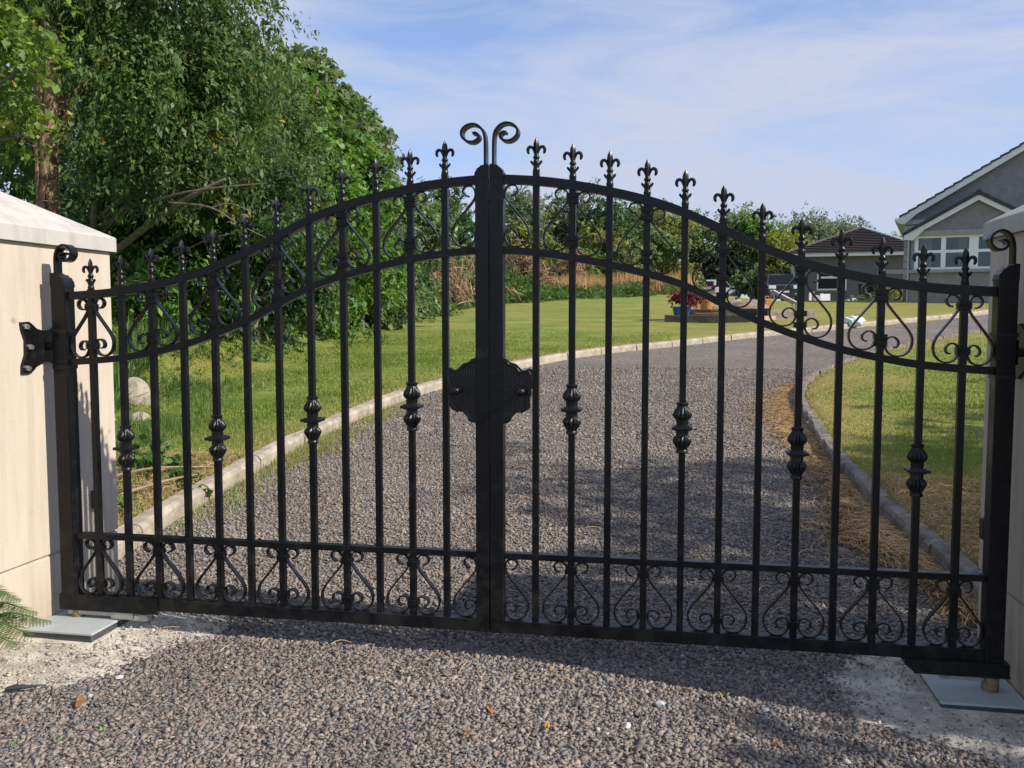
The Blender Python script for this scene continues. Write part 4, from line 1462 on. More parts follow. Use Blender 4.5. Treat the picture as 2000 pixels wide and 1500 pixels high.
def car(name, label, loc, rz, paint, prof, cabin, wid, wheels, wr, front, extras):
    """prof: side outline of the lower body (x forward, z); cabin: side outline of the glasshouse"""
    root = thing(name, label, 'car', loc, rz)
    h = wid / 2
    mb = MB()
    rr = []
    for y, s in ((-h, .955), (-h * .93, 1.0), (h * .93, 1.0), (h, .955)):
        rr.append([((x if s == 1 else x * .985), y, (z if s == 1 else .32 + (z - .32) * .955)) for x, z in prof])
    mb.rings(rr)
    mb.build('body', M[paint], root, True, angle=28)
    mb = MB()
    rr = []
    zb = min(z for _, z in cabin)
    zt = max(z for _, z in cabin)
    for y, ins_ in ((-1, 0), (1, 0)):
        rr.append([(x, y * (h * .93 - (z - zb) / (zt - zb) * .17), z) for x, z in cabin])
    mb.rings(rr)
    mb.build('cabin', M[paint], root, True, angle=20)
    # glass set just proud of the cabin
    def pane(nm, quad):
        mb = MB()
        vs = [Vector(q) for q in quad]
        nrm = (vs[1] - vs[0]).cross(vs[2] - vs[0]).normalized()
        mb.rings([[v - nrm * .006 for v in vs], [v + nrm * .006 for v in vs]])
        mb.build(nm, M['car_glass'], root)
    hy = lambda z: h * .93 - (z - zb) / (zt - zb) * .17
    (xf0, zf0), (xf1, zf1), (xr1, zr1), (xr0, zr0) = cabin[0], cabin[1], cabin[-2], cabin[-1]
    def mixp(p, q, t):
        return (p[0] + (q[0] - p[0]) * t, p[1] + (q[1] - p[1]) * t)
    a, b = mixp((xf0, zf0), (xf1, zf1), .08), mixp((xf0, zf0), (xf1, zf1), .90)
    pane('windscreen', [(a[0] + .012, -hy(a[1]) + .09, a[1] + .01), (a[0] + .012, hy(a[1]) - .09, a[1] + .01), (b[0] + .012, hy(b[1]) - .08, b[1] + .01), (b[0] + .012, -hy(b[1]) + .08, b[1] + .01)])
    a, b = mixp((xr0, zr0), (xr1, zr1), .12), mixp((xr0, zr0), (xr1, zr1), .88)
    pane('rear_window', [(a[0] - .012, hy(a[1]) - .12, a[1] + .01), (a[0] - .012, -hy(a[1]) + .12, a[1] + .01), (b[0] - .012, -hy(b[1]) + .10, b[1] + .01), (b[0] - .012, hy(b[1]) - .10, b[1] + .01)])
    for s in (1, -1):
        z0, z1 = zb + .06, zt - .08
        f = lambda z: xf0 + (xf1 - xf0) * (z - zf0) / (zf1 - zf0)
        r_ = lambda z: xr0 + (xr1 - xr0) * (z - zr0) / (zr1 - zr0)
        xm = (f(z0) + r_(z0)) / 2
        for xa0, xa1, xb0, xb1 in ((xm + .04, xm + .04, f(z0) - .14, f(z1) - .10), (r_(z0) + .14, r_(z1) + .10, xm - .04, xm - .04)):
            q = [(xa0, s * (hy(z0) + .004), z0), (xb0, s * (hy(z0) + .004), z0), (xb1, s * (hy(z1) + .004), z1), (xa1, s * (hy(z1) + .004), z1)]
            pane('side_window', q if s < 0 else q[::-1])
    for x in wheels:
        for s in (1, -1):
            wheel(root, x, s * (h - .10), wr, s)
    extras(root, h)
    return root


def suv_extras(root, h):
    f = 2.335
    MB().box(f - .03, f + .012, -.46, .46, .80, 1.02, .01).build('grille', M['black_plastic'], root)
    for z in (.845, .905, .965):
        MB().box(f + .010, f + .022, -.44, .44, z, z + .02).build('grille_bar', M['black_plastic'], root)
    for s in (1, -1):
        MB().box(f - .09, f + .030, s * .70 - .22, s * .70 + .20, .82, 1.02, .03).build('headlight', M['headlight'], root)
        MB().box(f - .02, f + .010, s * .66 - .10, s * .66 + .10, .50, .59, .02).build('fog_light', M['headlight'], root)
        m_ = MB().box(.78, .93, s * (h + .05) - .10, s * (h + .05) + .10, 1.13, 1.30, .03)
        m_.build('door_mirror', M['suv_paint'], root)
        MB().box(-1.9, .3, s * .62 - .025, s * .62 + .025, 1.80, 1.83, .01).build('roof_rail', M['black_plastic'], root)
    MB().box(f - .02, f + .02, -h * .9, h * .9, .38, .50, .02).build('bumper', M['black_plastic'], root)
    MB().box(f + .012, f + .026, -.26, .26, .60, .71).build('number_plate', M['plate'], root)


p = at(1532, 590, 53.5)
prof = [(2.33, .34), (2.35, .62), (2.33, .98), (2.18, 1.08), (1.05, 1.15), (-2.15, 1.16), (-2.30, 1.0), (-2.32, .5), (-2.2, .32)]
cab = [(1.08, 1.13), (.34, 1.76), (.15, 1.80), (-1.85, 1.80), (-2.02, 1.74), (-2.22, 1.13)]
CAR_RZ = math.atan2(CAM[1] - p.y, CAM[0] - p.x) + 0.13
fx, fy = math.cos(CAR_RZ), math.sin(CAR_RZ)
car('parked_car', 'dark blue off-roader parked nose-on beside the garage', (p.x - fx * 2.3, p.y - fy * 2.3, p.z - .05), CAR_RZ, 'suv_paint', prof, cab, 1.92, (1.45, -1.35), .38, 1, suv_extras)


def hatch_extras(root, h):
    r = -1.93
    for s in (1, -1):
        MB().box(r - .01, r + .10, s * .70 - .12, s * .70 + .12, .80, 1.12, .03).build('tail_light', M['red_lens'], root)
        MB().box(1.80, 1.90, s * .62 - .16, s * .62 + .16, .62, .78, .03).build('headlight', M['headlight'], root)
        MB().box(.62, .74, s * (h + .04) - .09, s * (h + .04) + .09, .98, 1.10, .03).build('door_mirror', M['silver_paint'], root)
    MB().box(r - .02, r + .0, -.26, .26, .62, .73).build('number_plate', M['plate'], root)
    MB().box(r - .03, r + .06, -h * .88, h * .88, .38, .56, .03).build('bumper', M['silver_paint'], root)


p = at(1396, 592, 57)
prof = [(1.86, .30), (1.92, .52), (1.84, .76), (1.50, .88), (.98, .97), (-1.80, 1.02), (-1.92, .9), (-1.94, .5), (-1.85, .28)]
cab = [(1.02, .95), (.22, 1.44), (0.0, 1.48), (-1.30, 1.47), (-1.48, 1.40), (-1.84, 1.0)]
car('parked_car', 'silver hatchback seen from its tail, behind the raised timber beds', (p.x + .05, p.y + 1.2, p.z - .02), YAW + math.pi / 2 - 0.62, 'silver_paint', prof, cab, 1.70, (1.22, -1.18), .30, -1, hatch_extras)

# ------------------------------------------------------------------ things lying about by the garage
def on_ground(px, py, D):
    q = at(px, py, D)
    return Vector((q.x, q.y, gz(q.x, q.y)))


def simple(name, label, cat, mb, mat, loc, rz=0, group=None, smooth=False):
    o = mb.build(name, mat, None, smooth, loc=loc, rot=(0, 0, rz))
    return tag(o, label, cat, group)


q = on_ground(1690, 590, 53)
root = thing('wheelie_bin', 'black wheelie bin standing against the garage wall', 'bin', q, YAW)
mb = MB().rings([[(-.24, -.27, .06), (.24, -.27, .06), (.24, .27, .06), (-.24, .27, .06)], [(-.29, -.36, 1.0), (.29, -.36, 1.0), (.29, .36, 1.0), (-.29, .36, 1.0)]])
mb.build('tub', M['black_plastic'], root)
mb = MB().rings([[(-.31, -.39, 1.0), (.31, -.39, 1.0), (.31, .40, 1.0), (-.31, .40, 1.0)], [(-.31, -.39, 1.03), (.31, -.39, 1.03), (.31, .40, 1.06), (-.31, .40, 1.06)], [(-.25, -.30, 1.07), (.25, -.30, 1.07), (.25, .36, 1.11), (-.25, .36, 1.11)]])
mb.build('lid', M['black_plastic'], root)
for s in (-1, 1):
    MB().tube([(s * .22, .30, .10), (s * .30, .30, .10)], .10, 12).build('wheel', M['tyre'], root)
q2 = on_ground(1714, 590, 52.5)
c = thing('wheelie_bin', 'dark grey wheelie bin next to the bungalow corner', 'bin', q2, YAW + .2)
for ch in root.children:
    d = ch.copy()
    COL.objects.link(d)
    d.parent = c

q = on_ground(1611, 590, 52)
mb = MB().prism([(-.29, 0), (.31, .02), (.27, .52), (.05, .50), (-.27, .53)], 'y', -.03, .05)
simple('panel', 'bright white sheet leaning by the garage under its window', 'panel', mb, M['white_sheet'], q, YAW)
q = on_ground(1596, 590, 52)
mb = MB().prism([(-.18, 0), (.19, 0), (.17, .40), (-.10, .46)], 'y', -.03, .05)
simple('panel', 'small greyish sheet left of the bright white one', 'panel', mb, M['white_stone'], q, YAW)
for i, (px, s) in enumerate(((1655, .16), (1661, .20), (1668, .22), (1650, .12))):
    q = on_ground(px, 590, 51.5 + .3 * i)
    mb = MB()
    bmesh.ops.create_icosphere(mb.bm, subdivisions=2, radius=s)
    for v in mb.bm.verts:
        v.co *= 1 + random.uniform(-.16, .16)
        v.co.z *= .8
    simple('garden_stone', ['small round', 'middling', 'largest', 'smallest'][i] + ' white stone of the row left of the bins', 'stone', mb, M['white_stone'], q + Vector((0, 0, s * .5)), 0, 'white stones by the garage')
q = on_ground(1582, 590, 50)
simple('post', 'short pale post standing between the dark car and the garage', 'post', MB().box(-.06, .06, -.06, .06, 0, .55, .015).prism([(-.05, .55), (.05, .55), (0, .60)], 'y', -.05, .05), M['white_upvc'], q, YAW)
q = on_ground(1588, 590, 50.3)
simple('post', 'short brown timber post next to the pale one', 'post', MB().box(-.05, .05, -.05, .05, 0, .62, .01), M['sleeper_grey'], q, YAW)

# ------------------------------------------------------------------ raised beds, pots, maple
def gp(px, py, D):
    """surveyed point at depth D dropped to the lawn"""
    q = at(px, py, D)
    return Vector((q.x, q.y, gz(q.x, q.y) + .08))


def sleeper(label, pa, pb, h, w, mat, cat='sleeper', zoff=0.0):
    pa, pb = Vector(pa), Vector(pb)
    mid = (pa + pb) / 2
    d = pb - pa
    l = d.length
    rz = math.atan2(d.y, d.x)
    mb = MB()
    n = 7
    rr = []
    for i in range(n + 1):
        t = -l / 2 + l * i / n
        j = lambda: random.uniform(-.006, .006)
        b = .012
        rr.append([(t, -w / 2 + j(), b), (t, -w / 2 + b, 0), (t, w / 2 - b, 0), (t, w / 2 + j(), b), (t, w / 2 + j(), h - b), (t, w / 2 - b, h + j()), (t, -w / 2 + b, h + j()), (t, -w / 2 + j(), h - b)])
    mb.rings(rr)
    o = mb.build('timber_sleeper', mat, None, loc=(mid.x, mid.y, min(pa.z, pb.z) - .015 + zoff), rot=(0, 0, rz))
    return tag(o, label, cat, 'timber sleepers edging the raised beds')


sleeper('long dark sleeper lying on the lawn in front of the blue pot', gp(1298, 636, 21.6), gp(1463, 640, 21.2), .185, .2, M['sleeper_dark'])
sleeper('dark sleeper behind the red trough and the low plants', gp(1338, 625, 23.0), gp(1412, 626, 22.8), .24, .12, M['sleeper_dark'])
sleeper('dark sleeper end of the bed below the dry soil', gp(1440, 626, 22.8), gp(1506, 625, 22.4), .27, .12, M['sleeper_dark'])
sleeper('weathered grey sleeper nearest the white sack', gp(1501, 625, 22.3), gp(1588, 622, 22.6), .24, .14, M['sleeper_grey'])
sleeper('short cut sleeper with a pale end lying right of the long dark one', gp(1464, 639, 21.3), gp(1508, 634, 22.0), .16, .2, M['log_end'])


def lathe(prof, n=20):
    mb = MB()
    mb.rings([[(r * math.cos(2 * math.pi * i / n), r * math.sin(2 * math.pi * i / n), z) for i in range(n)] for r, z in prof])
    return mb


q = gp(1331, 628, 22.2)
bp_ = thing('flower_pot', 'blue glazed pot holding a red-leaved maple', 'pot', q + Vector((0, 0, .0)))
lathe([(.155, 0), (.165, .02), (.225, .30), (.232, .31), (.232, .335), (.205, .335), (.19, .28)]).build('pot', M['blue_pot'], bp_, True, angle=50)
lathe([(.0, .27), (.1, .285), (.2, .28), (.2, .26)], 14).build('soil', M['soil'], bp_)
BLUE = q
q = gp(1381, 613, 24.4)
op = thing('flower_pot', 'orange glazed pot half hidden by the gate rail behind the maple', 'pot', q)
lathe([(.13, 0), (.15, .03), (.19, .20), (.165, .33), (.18, .36), (.15, .36), (.13, .30)]).build('pot', M['terracotta'], op, True, angle=50)
lathe([(.0, .31), (.14, .30), (.14, .28)], 14).build('soil', M['soil'], op)
q = gp(1384, 627, 22.6)
tr = thing('plant_trough', 'long brick-red plastic trough inside the timber bed', 'trough', q, YAW)
MB().rings([[(-.33, -.08, 0), (.33, -.08, 0), (.33, .08, 0), (-.33, .08, 0)], [(-.38, -.11, .13), (.38, -.11, .13), (.38, .11, .13), (-.38, .11, .13)]]).build('trough', M['red_tray'], tr)
MB().box(-.36, .36, -.09, .09, .131, .15, .01).build('soil', M['soil'], tr)
# mound of dry soil, stump, can, bench frame
q = gp(1462, 618, 23.3)
mb = MB()
bmesh.ops.create_icosphere(mb.bm, subdivisions=4, radius=1)
for v in mb.bm.verts:
    v.co = Vector((v.co.x * .62, v.co.y * .55, max(v.co.z, -.1) * .42))
    v.co += Vector([random.uniform(-.018, .018) for _ in range(3)])
simple('soil_heap', 'heap of dry brown soil filling the raised bed', 'soil', mb, M['soil'], q, 0, None, True)
q = gp(1437, 606, 24.5)
mb = MB()
bmesh.ops.create_icosphere(mb.bm, subdivisions=3, radius=1)
for v in mb.bm.verts:
    v.co = Vector((v.co.x * .27, v.co.y * .2, max(v.co.z, -.2) * .42)) * (1 + random.uniform(-.09, .09))
simple('boulder', 'rough grey-brown rock at the back of the raised bed', 'rock', mb, M['boulder'], q)
q = gp(1500, 611, 24.0)
can = thing('fuel_can', 'orange plastic can standing at the end of the raised bed', 'can', q, YAW)
MB().box(-.11, .11, -.08, .08, 0, .42, .03).build('body', M['orange_plastic'], can)
MB().tube([(.05, 0, .42), (.05, 0, .47)], .028, 10).build('cap', M['black_plastic'], can)
MB().tube([(-.09, 0, .42), (-.08, 0, .48), (.0, 0, .485), (.01, 0, .42)], .014, 6).build('handle', M['orange_plastic'], can)
a, b = gp(1510, 604, 24.2), gp(1545, 612, 24.2)
ld = thing('ladder', 'dull silver ladder propped aslant over the raised bed', 'ladder', a, math.atan2(b.y - a.y, b.x - a.x))
l = (b - a).length
for y in (-.15, .15):
    MB().tube([(-.05, y, .62), (l + .1, y, .30)], .040, 8).build('rail', M['ladder_metal'], ld)
for i in range(5):
    t = i / 4
    x = -.02 + (l + .06) * t
    z = .61 - .30 * t
    MB().tube([(x, -.15, z), (x, .15, z)], .016, 6).build('rung', M['ladder_metal'], ld)
for x, z in ((-.03, .60), (l + .08, .30)):
    for y in (-.15, .15):
        MB().tube([(x, y, z), (x, y + .02, -.02)], .018, 6).build('leg', M['ladder_metal'], ld)
# sack with a green print
q = gp(1668, 645, 20.2)
sk = thing('sack', 'white plastic sack with a green print lying by the far kerb', 'sack', (q.x, q.y, q.z - .06), YAW)
mb = MB()
bmesh.ops.create_icosphere(mb.bm, subdivisions=4, radius=1)
for v in mb.bm.verts:
    x, y, z = v.co
    n_ = .05 * math.sin(9 * x + 4 * z) + .04 * math.sin(13 * z - 5 * y)
    v.co = Vector((x * (.235 + n_ * .3), y * .15 * (1 + n_), (z * .5 + .5) ** .8 * (.25 + .06 * (x < -.1) * 0) * (1 + n_)))
    v.co.x += -.05 * v.co.z
mb.build('body', M['bag'], sk, True, angle=60)
mb = MB()
n = 14
ring_ = lambda r, y: [(-.13 + r * .55 * math.cos(2 * math.pi * i / n), y, .10 + r * math.sin(2 * math.pi * i / n)) for i in range(n)]
mb.rings([ring_(.062, -.150), ring_(.062, -.120)])
mb.build('printed_mark', M['green_ink'], sk)


# ------------------------------------------------------------------ leaves and trees
def leaf_cloud(blobs, n, size, cluster=70, csig=.30, aspect=.5, shell=2.4, droop=0.35, seed=0, bunch=7):
    """folded leaves set along short sprays; sprays gathered in bunches through the blobs"""
    g = np.random.default_rng(seed)
    B = np.array([(b[0], b[1], b[2], b[3], b[4], b[5]) for b in blobs], float)
    vol = B[:, 3] * B[:, 4] * B[:, 5]
    w = vol ** .75
    w /= w.sum()
    cluster = max(8, cluster // 2)
    nc = max(1, n // cluster)
    nb = max(len(B) * 3, nc // bunch)
    bi0 = g.choice(len(B), nb, p=w)
    d = g.normal(size=(nb, 3))
    d /= np.linalg.norm(d, axis=1)[:, None]
    r = g.random(nb) ** (1 / shell)
    r *= 1 + .20 * np.sin(d[:, 0] * 7 + bi0) * np.sin(d[:, 2] * 6 + 2 * bi0)
    hub = B[bi0, :3] + d * r[:, None] * B[bi0, 3:]
    hrnd = g.normal(0, .13, nb)
    hi = g.integers(0, nb, nc)
    bi = bi0[hi]
    cc = hub[hi] + g.normal(size=(nc, 3)) * (csig * np.array([1.1, 1.1, .62]))
    crnd = hrnd[hi] + g.normal(0, .07, nc)
    # spray direction: out of the crown, drooping at the end
    so_ = cc - B[bi, :3]
    so_ /= np.linalg.norm(so_, axis=1)[:, None] + 1e-6
    sdir = so_ * .8 + g.normal(size=(nc, 3)) * .6
    sdir[:, 2] -= droop * .8
    sdir /= np.linalg.norm(sdir, axis=1)[:, None]
    sl_ = csig * g.uniform(.9, 2.0, nc)
    ci = np.repeat(np.arange(nc), cluster)
    m = len(ci)
    t = g.random(m)
    P = cc[ci] + sdir[ci] * ((t - .3) * sl_[ci])[:, None] + g.normal(size=(m, 3)) * (csig * (.30 - .14 * t))[:, None]
    P[:, 2] -= droop * sl_[ci] * t * t * .5
    ax = sdir[ci] * .75 + g.normal(size=(m, 3)) * .6
    ax[:, 2] -= droop
    ax /= np.linalg.norm(ax, axis=1)[:, None]
    up = g.normal(size=(m, 3)) * .6 + so_[ci] * .35
    up[:, 2] += .8
    sd = np.cross(ax, up)
    sd /= np.linalg.norm(sd, axis=1)[:, None] + 1e-6
    nn = np.cross(sd, ax)
    L_ = size * g.lognormal(0, .32, m).clip(.45, 1.9)
    Wd = L_ * aspect * g.uniform(.75, 1.25, m)
    a = P - ax * (L_ * .5)[:, None]
    b = P + sd * (Wd * .5)[:, None] + nn * (L_ * .06)[:, None] - ax * (L_ * .06)[:, None]
    c_ = P + ax * (L_ * .5)[:, None] - nn * (L_ * .05)[:, None]
    e = P - sd * (Wd * .5)[:, None] + nn * (L_ * .06)[:, None] - ax * (L_ * .06)[:, None]
    V = np.stack([a, b, c_, e], 1).reshape(-1, 3)
    F_ = np.arange(m * 4).reshape(m, 4)
    rnd = np.clip(g.beta(2.2, 2.8, m) * .85 + crnd[ci] + .04, 0, .97)
    rnd = np.where(g.random(m) < .004, 1.0, rnd)
    return V, F_, rnd


def tree(name, label, base, blobs, mat, n, size, trunk_r=.12, bark='bark_grey', limbs=8, cat='tree', group=None, seed=1, cluster=70, csig=.3, aspect=.5, droop=.35, shell=2.4, top=None, extra=None):
    """trunk with limbs reaching into the crown blobs, and the crown itself"""
    base = Vector(base)
    root = thing(name, label, cat, base, 0, group)
    rs = random.Random(seed)
    bl = [(b[0] - base.x, b[1] - base.y, b[2] - base.z, *( (b[3],) * 3 if len(b) == 4 else b[3:])) for b in blobs]
    zc = max(b[2] for b in bl) if top is None else top
    mb = MB()
    sway = [(0, 0, -.2)]
    for i in range(1, 7):
        t = i / 6
        sway.append((rs.uniform(-.05, .05) * zc * .35, rs.uniform(-.05, .05) * zc * .35, zc * t))
    sp_ = spline(sway, 3)
    rad = [trunk_r * (1.25 - t) if t < .12 else trunk_r * (1.08 - .85 * t) for t in (i / (len(sp_) - 1) for i in range(len(sp_)))]
    mb.tube(sp_, rad, 9)
    for i in range(limbs):
        b = bl[i % len(bl)]
        tgt = Vector((b[0] + rs.uniform(-.6, .6) * b[3], b[1] + rs.uniform(-.6, .6) * b[4], b[2] + rs.uniform(-.5, .5) * b[5]))
        t0 = min(.92, max(.15, (tgt.z / zc) * rs.uniform(.6, .85)))
        st = sp_[int(t0 * (len(sp_) - 1))]
        mid = (st + tgt) / 2 + Vector((rs.uniform(-.1, .1), rs.uniform(-.1, .1), .12)) * (tgt - st).length
        pts = spline([st, mid, tgt], 4)
        r0 = trunk_r * .42 * (1.1 - t0 * .6)
        mb.tube(pts, [r0 * (1 - .85 * k / (len(pts) - 1)) for k in range(len(pts))], 5)
    if extra:
        extra(mb, base)
    mb.build('trunk', M[bark], root, True, angle=60)
    V, F_, rnd = leaf_cloud(bl, n, size, cluster, csig, aspect, shell, droop, seed)
    add_mesh('crown', np_mesh('crown', V, F_, M[mat], False, {'rnd': rnd}), root)
    return root


def blob(px, py, D, rpx, squash=1.0, deep=1.0):
    q = at(px, py, D)
    r = rpx * D / FPX
    return (q.x, q.y, q.z, r, r * deep, r * squash)


def foot(px, D):
    q = at(px, 600, D)
    return (q.x, q.y, gz(q.x, q.y))


# the tall ivy-clad tree at the left
def ivy_extra(mb, base):
    rs = random.Random(3)
    for i in range(14):                       # dead ivy stems wound up the trunk
        a = rs.uniform(0, 6.28)
        pts = []
        for k in range(12):
            z = k * .42 - .1
            aa = a + .35 * math.sin(z * 1.3 + i) + rs.uniform(-.12, .12)
            r = .112 - .004 * k + rs.uniform(0, .025)
            pts.append((r * math.cos(aa), r * math.sin(aa), z))
        mb.tube(spline(pts, 2), .016 + .012 * rs.random(), 5)
    for i in range(26):                       # snapped twigs sticking out
        z = rs.uniform(1.2, 5)
        a = rs.uniform(0, 6.28)
        l_ = rs.uniform(.2, .6)
        mb.tube([(.12 * math.cos(a), .12 * math.sin(a), z), ((.12 + l_ * .5) * math.cos(a + .2), (.12 + l_ * .5) * math.sin(a + .2), z + l_ * .1), ((.12 + l_) * math.cos(a), (.12 + l_) * math.sin(a), z + rs.uniform(-.1, .25))], [.010, .007, .003], 4)


fp = at(93, 410, 11)
tree('ivy_clad_tree', 'tall tree with a red-brown ivy-bound trunk rising behind the cream pillar', (fp.x, fp.y, gz(fp.x, fp.y) - .1),
     [blob(60, -170, 11.3, 270), blob(240, 0, 11.2, 180), blob(390, 20, 11.6, 130), blob(455, 110, 11.8, 75), blob(430, 175, 11.6, 80), blob(330, 190, 11.2, 150), blob(210, 120, 12, 130),
      blob(240, 300, 11.0, 100), blob(350, 320, 11.3, 110), blob(440, 300, 12.0, 85), blob(15, 250, 12.4, 90), blob(475, 10, 11.8, 50)],
     'leaf_willow', 88000, .072, .125, 'bark', 4, seed=11, cluster=55, csig=.24, aspect=.42, droop=.6, top=9.5, extra=ivy_extra)
ob = at(-180, 600, 7.6)
tree('oak_tree', 'oak at the left edge with bright sunlit leaf sprays', (ob.x, ob.y, gz(ob.x, ob.y)),
     [blob(10, 60, 7.6, 75, .5), blob(55, 120, 7.4, 55, .45), blob(5, 190, 7.6, 65, .5), blob(20, 255, 7.7, 45, .7), blob(-60, 120, 7.8, 120), blob(-140, 0, 7.8, 200)],
     'leaf_oak', 10500, .068, .16, 'bark_grey', 6, seed=5, cluster=26, csig=.12, aspect=.55, droop=.1)

def lean_extra(mb, base):
    for pts, r in (([at(205, 505, 11.6), at(290, 440, 11.2), at(370, 385, 10.8), at(440, 350, 10.7)], .05), ([at(245, 540, 12.4), at(330, 470, 12.4), at(420, 420, 12.3), at(470, 350, 12.2)], .04),
                   ([at(300, 392, 10.6), at(360, 376, 10.4), at(430, 366, 10.3), at(520, 358, 10.3)], .017), ([at(330, 396, 10.6), at(410, 405, 10.3), at(470, 440, 10.3), at(520, 465, 10.3)], .015),
                   ([at(415, 405, 10.3), at(450, 398, 10.3), at(500, 418, 10.3)], .010), ([at(240, 545, 11.6), at(290, 552, 11.4), at(300, 548, 11.3)], .010),
                   ([at(340, 500, 11.8), at(400, 470, 11.5), at(455, 455, 11.4)], .010), ([at(120, 395, 10.9), at(140, 350, 10.9), at(170, 300, 11)], .013)):
        pts = spline([Vector(p) - base for p in pts], 4)
        mb.tube(pts, [r * (1 - .6 * k / (len(pts) - 1)) for k in range(len(pts))], 6)


lb = at(190, 540, 12.6)
tree('leaning_tree', 'leaning tree with pale bare limbs crossing the shade behind the pillar', (lb.x, lb.y, gz(lb.x, lb.y)),
     [blob(430, 400, 12.6, 85), blob(330, 430, 13.2, 80), blob(520, 400, 12.6, 75), blob(250, 420, 13.4, 80), blob(480, 340, 12.8, 80)],
     'leaf_dark', 15000, .085, .09, 'bark_grey', 6, seed=21, cluster=45, csig=.22, aspect=.45, top=2.6, extra=lean_extra)
tree('willow_tree', 'grey-green willow bulging out over the lawn edge', foot(500, 14.5),
     [blob(450, 210, 14.2, 85), blob(520, 235, 14.4, 70), blob(470, 320, 14.0, 95), blob(535, 325, 14.4, 75), blob(525, 420, 14.2, 80), blob(470, 430, 14.0, 80), blob(580, 470, 14.4, 60)],
     'leaf_willow', 46000, .085, .12, limbs=9, seed=31, cluster=60, csig=.26, aspect=.36, droop=.5)
tree('sycamore_tree', 'bright green sycamore with layered leafy tufts', foot(620, 17.5),
     [blob(565, 180, 17.6, 50), blob(590, 230, 17.4, 55), blob(612, 290, 17.3, 58), blob(580, 320, 17.0, 80), blob(620, 385, 17.2, 68), blob(590, 430, 17.0, 80), blob(660, 450, 17.5, 60), blob(620, 510, 17.2, 70)],
     'leaf_bright', 36000, .115, .14, limbs=9, seed=41, cluster=60, csig=.28, aspect=.7, droop=.2)
tree('alder_tree', 'tall dark green tree behind the bright sycamore', foot(640, 21),
     [blob(560, 150, 21, 38), blob(598, 150, 21, 28), blob(628, 190, 21, 36), blob(652, 225, 21, 34), blob(620, 265, 21.5, 55), blob(664, 290, 21, 42), blob(685, 345, 21, 42), blob(660, 420, 21, 60)],
     'leaf_far', 24000, .15, .16, limbs=9, seed=51, cluster=50, csig=.28, aspect=.6)
tree('ash_tree', 'thinner grey-green tree with an open top on the skyline', foot(735, 25),
     [blob(690, 232, 25, 22), blob(704, 272, 25, 28), blob(680, 300, 25, 34), blob(728, 305, 25, 22), blob(716, 350, 25, 36), blob(744, 385, 25, 32), blob(715, 440, 25, 55)],
     'leaf_grey', 16000, .16, .13, limbs=10, seed=61, cluster=32, csig=.27, aspect=.5)
tree('elder_bush', 'bright leafy bush topped by a dead snag, right of the sycamore', foot(705, 19),
     [blob(700, 310, 19, 28), blob(712, 345, 19, 36), blob(695, 390, 19, 40), blob(715, 430, 19, 45), blob(700, 490, 19, 55), blob(740, 520, 19, 45)],
     'leaf_bright', 15000, .12, .07, limbs=8, seed=71, cluster=40, csig=.22, aspect=.55,
     extra=lambda mb, base: mb.tube([Vector((0, 0, 1)), at(690, 330, 18.9) - base, at(682, 290, 18.9) - base, at(680, 255, 18.9) - base], [.07, .06, .04, .01], 6))
tree('pine_tree', 'dark pine standing behind the gate near the centre posts', foot(880, 36),
     [blob(872, 372, 36, 14, 1.4), blob(882, 405, 36, 26), blob(862, 425, 36, 26), blob(900, 440, 36, 30), blob(870, 465, 36, 45), blob(915, 480, 36, 34), blob(850, 500, 36, 45)],
     'leaf_dark', 14000, .17, .13, limbs=9, seed=81, cluster=45, csig=.25, aspect=.3, droop=.1)
tree('round_tree', 'rounded green tree between the ash and the pine', foot(825, 32),
     [blob(820, 400, 32, 32), blob(800, 430, 32, 36), blob(838, 440, 32, 34), blob(815, 480, 32, 46), blob(785, 490, 32, 36)],
     'leaf_far', 13000, .17, .12, limbs=7, seed=91, cluster=45, csig=.28, aspect=.55)


def bush(label, blobs, mat, n, size, seed, name='bush', group=None, cat='bush', **kw):
    bx_ = sum(b[0] for b in blobs) / len(blobs)
    by_ = sum(b[1] for b in blobs) / len(blobs)
    return tree(name, label, (bx_, by_, gz(bx_, by_)), blobs, mat, n, size, .035, 'bark_grey', 5, cat, group, seed, **kw)


# undergrowth along the lawn edge, near to far
UG = 'bushes along the left edge of the lawn'
bush('leafy bush in the shade just right of the cream pillar', [blob(238, 520, 12.8, 38), blob(290, 535, 12.8, 42), blob(320, 560, 12.6, 34)], 'leaf_bright', 6500, .09, 101, group=UG)
bush('low dark bramble under the pale bare limbs', [blob(375, 555, 13.4, 48), blob(430, 565, 13.6, 48), blob(400, 520, 13.8, 50)], 'leaf_dark', 9000, .09, 102, group=UG)
bush('dark green laurel under the willow', [blob(490, 560, 14.8, 55), blob(540, 555, 15.2, 58), blob(520, 600, 15, 42)], 'leaf_dark', 9000, .10, 103, group=UG)
bush('mid green thicket below the sycamore', [blob(590, 560, 17, 60), blob(640, 580, 17.5, 50), blob(600, 620, 17, 40)], 'leaf_bright', 9000, .11, 104, group=UG)
bush('ferny green thicket below the elder', [blob(690, 560, 19.5, 50), blob(735, 575, 20.5, 48), blob(660, 600, 19, 36)], 'leaf_far', 8000, .11, 105, group=UG)
bush('dark bush left of the dead bracken', [blob(770, 530, 24, 40), blob(760, 570, 23.5, 38), blob(790, 500, 25, 40)], 'leaf_dark', 7000, .13, 106, group=UG)
bush('green bush between the dead bracken and the centre posts', [blob(905, 540, 30, 34), blob(930, 560, 31, 34), blob(915, 515, 32, 32)], 'leaf_far', 6500, .14, 107, group=UG)
bush('small blue-green bush amid the dead bracken', [blob(848, 572, 28, 18), blob(842, 585, 28, 16)], 'leaf_grey', 2200, .10, 108, group=UG)
